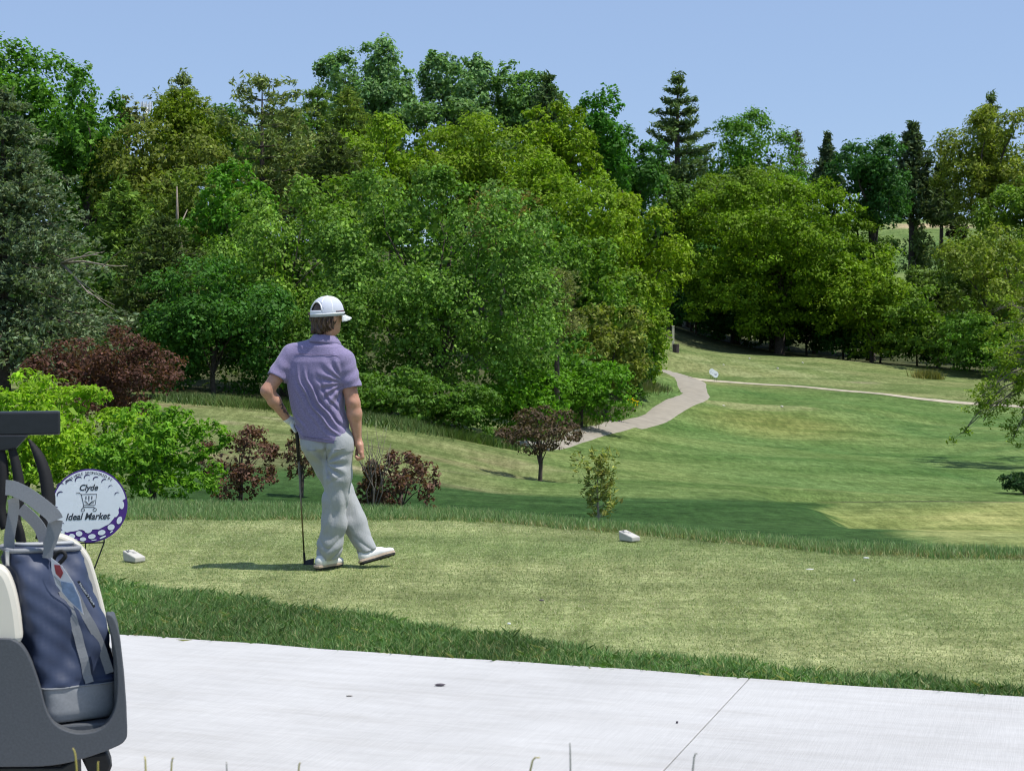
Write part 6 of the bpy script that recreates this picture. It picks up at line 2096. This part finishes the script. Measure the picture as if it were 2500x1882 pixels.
# ------------------------------------------------------------------ near tree at the right edge, boughs hanging into view
rt_ = np.random.default_rng(77)
TDp = 74.0
base = P(2640, 1100, TDp); base[2] = terr1(base[0], TDp)
t = thing("locust_tree", "near tree at the right edge with yellow green boughs hanging over the fairway", "tree", tuple(base))
mb = MB()
fork = np.array((0, 0, 3.2))
mb.tube([(0, 0, -0.4), (0.05, 0, 1.2), fork], [0.42, 0.33, 0.28], 10)
pos, nrm = [], []
boughs = [(2380, 985, 72), (2352, 1055, 72), (2400, 1030, 73), (2470, 1080, 73), (2440, 1000, 75), (2395, 930, 76), (2440, 880, 74), (2480, 800, 76), (2430, 760, 78), (2460, 690, 76), (2500, 600, 75), (2490, 950, 73), (2440, 850, 72), (2540, 760, 74), (2520, 880, 72), (2495, 1010, 74), (2560, 520, 75), (2700, 480, 76), (2850, 600, 74), (2900, 800, 74), (2780, 900, 76), (2640, 700, 72), (2700, 620, 80), (2400, 960, 74), (2420, 820, 80)]
for (x, y, d) in boughs:
    e = P(x, y, d) - base
    s = fork * rt_.uniform(0.7, 1.0)
    mid = s + (e - s) * 0.5 + np.array((0, 0, 1.0 + 0.1 * np.linalg.norm(e - s)))
    q3 = mid + (e - mid) * 0.6 + np.array((0, 0, 0.35)) + rt_.normal(0, 0.15, 3)
    mb.tube(spline([s, mid, q3, e], 9), list(np.linspace(0.055, 0.008, 9)), 6, cap=False)
    path_ = spline([mid, q3, e], 12)
    for k in range(14):
        c = path_[rt_.integers(2, 12)] + rt_.normal(0, 0.28, 3)
        tw = path_[rt_.integers(2, 12)]
        mb.tube([tw, (tw + c) / 2 + (0, 0, 0.05), c], [0.014, 0.009, 0.004], 4, cap=False)
        nn = 44
        pos.append(c + rt_.normal(0, 0.13, (nn, 3)) * (1, 1, 0.7)); nrm.append(rt_.normal(0, 0.6, (nn, 3)) + (0, 0, 0.8))
pos = np.concatenate(pos); nrm = np.concatenate(nrm)
obj("crown", leaf_mesh("crown", pos, nrm, 0.12, 0.55, leaf_cols((0.135, 0.19, 0.028), len(pos), rt_), rt_), M['leaf'], t)
mb.build("trunk", plain("grey_bark", (0.13, 0.11, 0.09), 0.9, 0.3, 6, 0.5, 0.02), t, True)

# ------------------------------------------------------------------ tall grass by the wood edge, flowers, tufts
def tall_grass(name, label, pts, n, h, w, cols, seed, spread):
    r = np.random.default_rng(seed)
    c = np.array([P(x, y, d)[:2] for x, y, d in pts])
    k = r.uniform(0, len(c) - 1, n)
    i = k.astype(int).clip(0, len(c) - 2)
    xy = c[i] + (c[i + 1] - c[i]) * (k - i)[:, None] + r.normal(0, 1, (n, 2)) * spread
    return blades(name, label, xy, h, w, 0.35, cols, seed)


tall_grass("brush_grass", "tall pale unmown grass between the wood and the winding path", [(1270, 1075, 66), (1350, 1045, 74), (1430, 1012, 83), (1500, 985, 92), (1560, 960, 101), (1600, 945, 107)], 8000, 0.42, 0.05, [(0.12, 0.17, 0.05), (0.17, 0.19, 0.07), (0.25, 0.22, 0.12), (0.09, 0.14, 0.04)], 301, (0.45, 1.4))
tall_grass("golden_tuft", "golden grass tuft on the bank below the far tree line", [(2240, 918, 140), (2290, 922, 140)], 500, 0.75, 0.09, [(0.24, 0.22, 0.05), (0.18, 0.19, 0.05)], 302, (0.3, 0.5))
tall_grass("wood_edge_grass", "longer green grass along the foot of the wood", [(430, 985, 57.5), (700, 1002, 56), (1000, 1046, 56), (1230, 1098, 60)], 9000, 0.35, 0.05, [(0.10, 0.17, 0.04), (0.13, 0.17, 0.05), (0.08, 0.14, 0.035)], 303, (0.5, 0.6))
p = P(1546, 985, 92); g = terr1(p[0], 92)
t = thing("yellow_flower", "small yellow flowering plant beside the path bend", "plant", (p[0], 92, g))
rf = np.random.default_rng(5)
nn = 60
obj("bloom", leaf_mesh("bloom", rf.normal(0, 0.14, (nn, 3)) + (0, 0, 0.5), rf.normal(0, 1, (nn, 3)) + (0, -0.5, 1), 0.12, 0.9, leaf_cols((0.60, 0.40, 0.01), nn, rf), rf, full=True), M['leaf'], t)
sb = MB()
for k in range(7):
    sb.tube([(0, 0, -0.05), tuple(rf.normal(0, 0.05, 2)) + (0.25,), tuple(rf.normal(0, 0.12, 2)) + (0.5,)], 0.008, 4)
sb.build("stems", M['twig'], t)

# ------------------------------------------------------------------ dry grass stems on the bank right before the camera
r_ = np.random.default_rng(12)
M['straw'] = plain("straw_stem", (0.50, 0.42, 0.10), 0.6, 0.15, 40, 0)
M['straw_grey'] = plain("grey_stem", (0.30, 0.30, 0.26), 0.6, 0.15, 40, 0)
for k_, (px, py, bx, d, mt, lab) in enumerate([
        (178, 1825, 196, 2.3, 'straw', "thick yellow grass stem in front of the cart's bag well"), (352, 1845, 360, 2.2, 'straw', "pale grass stem at the bottom just right of the cart"), (424, 1848, 412, 2.3, 'straw', "pale curved grass stem at the bottom, second right of the cart"),
        (1318, 1848, 1270, 2.2, 'straw', "yellow grass stem leaning right at the bottom centre"), (1391, 1812, 1394, 2.3, 'straw_grey', "upright grey green grass stem at the bottom centre"), (1703, 1838, 1680, 2.2, 'straw_grey', "curved grass stem at the bottom below the slab joint"),
        (735, 1862, 722, 2.3, 'straw', "short pale grass stem at the bottom left of centre"), (552, 1858, 556, 2.3, 'straw_grey', "short grey grass stem at the bottom, right of the cart"), (240, 1858, 238, 2.3, 'straw', "short yellow grass stem before the cart bumper")]):
    tip = P(px, py, d)
    root = P(bx, 1990, d)
    g = terr1(root[0], d)
    root = np.array((root[0], d, g))
    t = thing("grass_stem", lab, "grass stem", tuple(root), 0, "grass stems before the camera")
    e = tip - root
    low = P(bx, 1960, d) - root
    w_ = 0.0045 if mt == 'straw' else 0.0035
    MB().ribbon(spline([(0, 0, -0.02), low * 0.6, low + (e - low) * 0.45 + (0, 0, 0.004), e], 14), list(np.linspace(w_ * 1.3, w_ * 0.25, 14)), (1, 0.2, 0), 0.0012).build("blade", M[mt], t, True)
xy = scatter(5000, -2.5, 2.5, 0.6, 2.9, lambda x, y, r: path_dist(x, y) > PATHW + 0.5, 71)
blades("bank_grass", "grass on the bank in front of the camera", xy, 0.16, 0.006, 0.5, [(0.09, 0.17, 0.04), (0.14, 0.2, 0.06)], 72)
_t = 0
_seen = set()
for _o in bpy.data.objects:
    if _o.type == 'MESH' and _o.data.name not in _seen:
        _seen.add(_o.data.name)
        _t += sum(len(p.vertices) - 2 for p in _o.data.polygons) if len(_o.data.polygons) < 20000 else len(_o.data.polygons) * (len(_o.data.polygons[0].vertices) - 2)
print("TRIS", _t, "LEAVES", LEAVES[0])
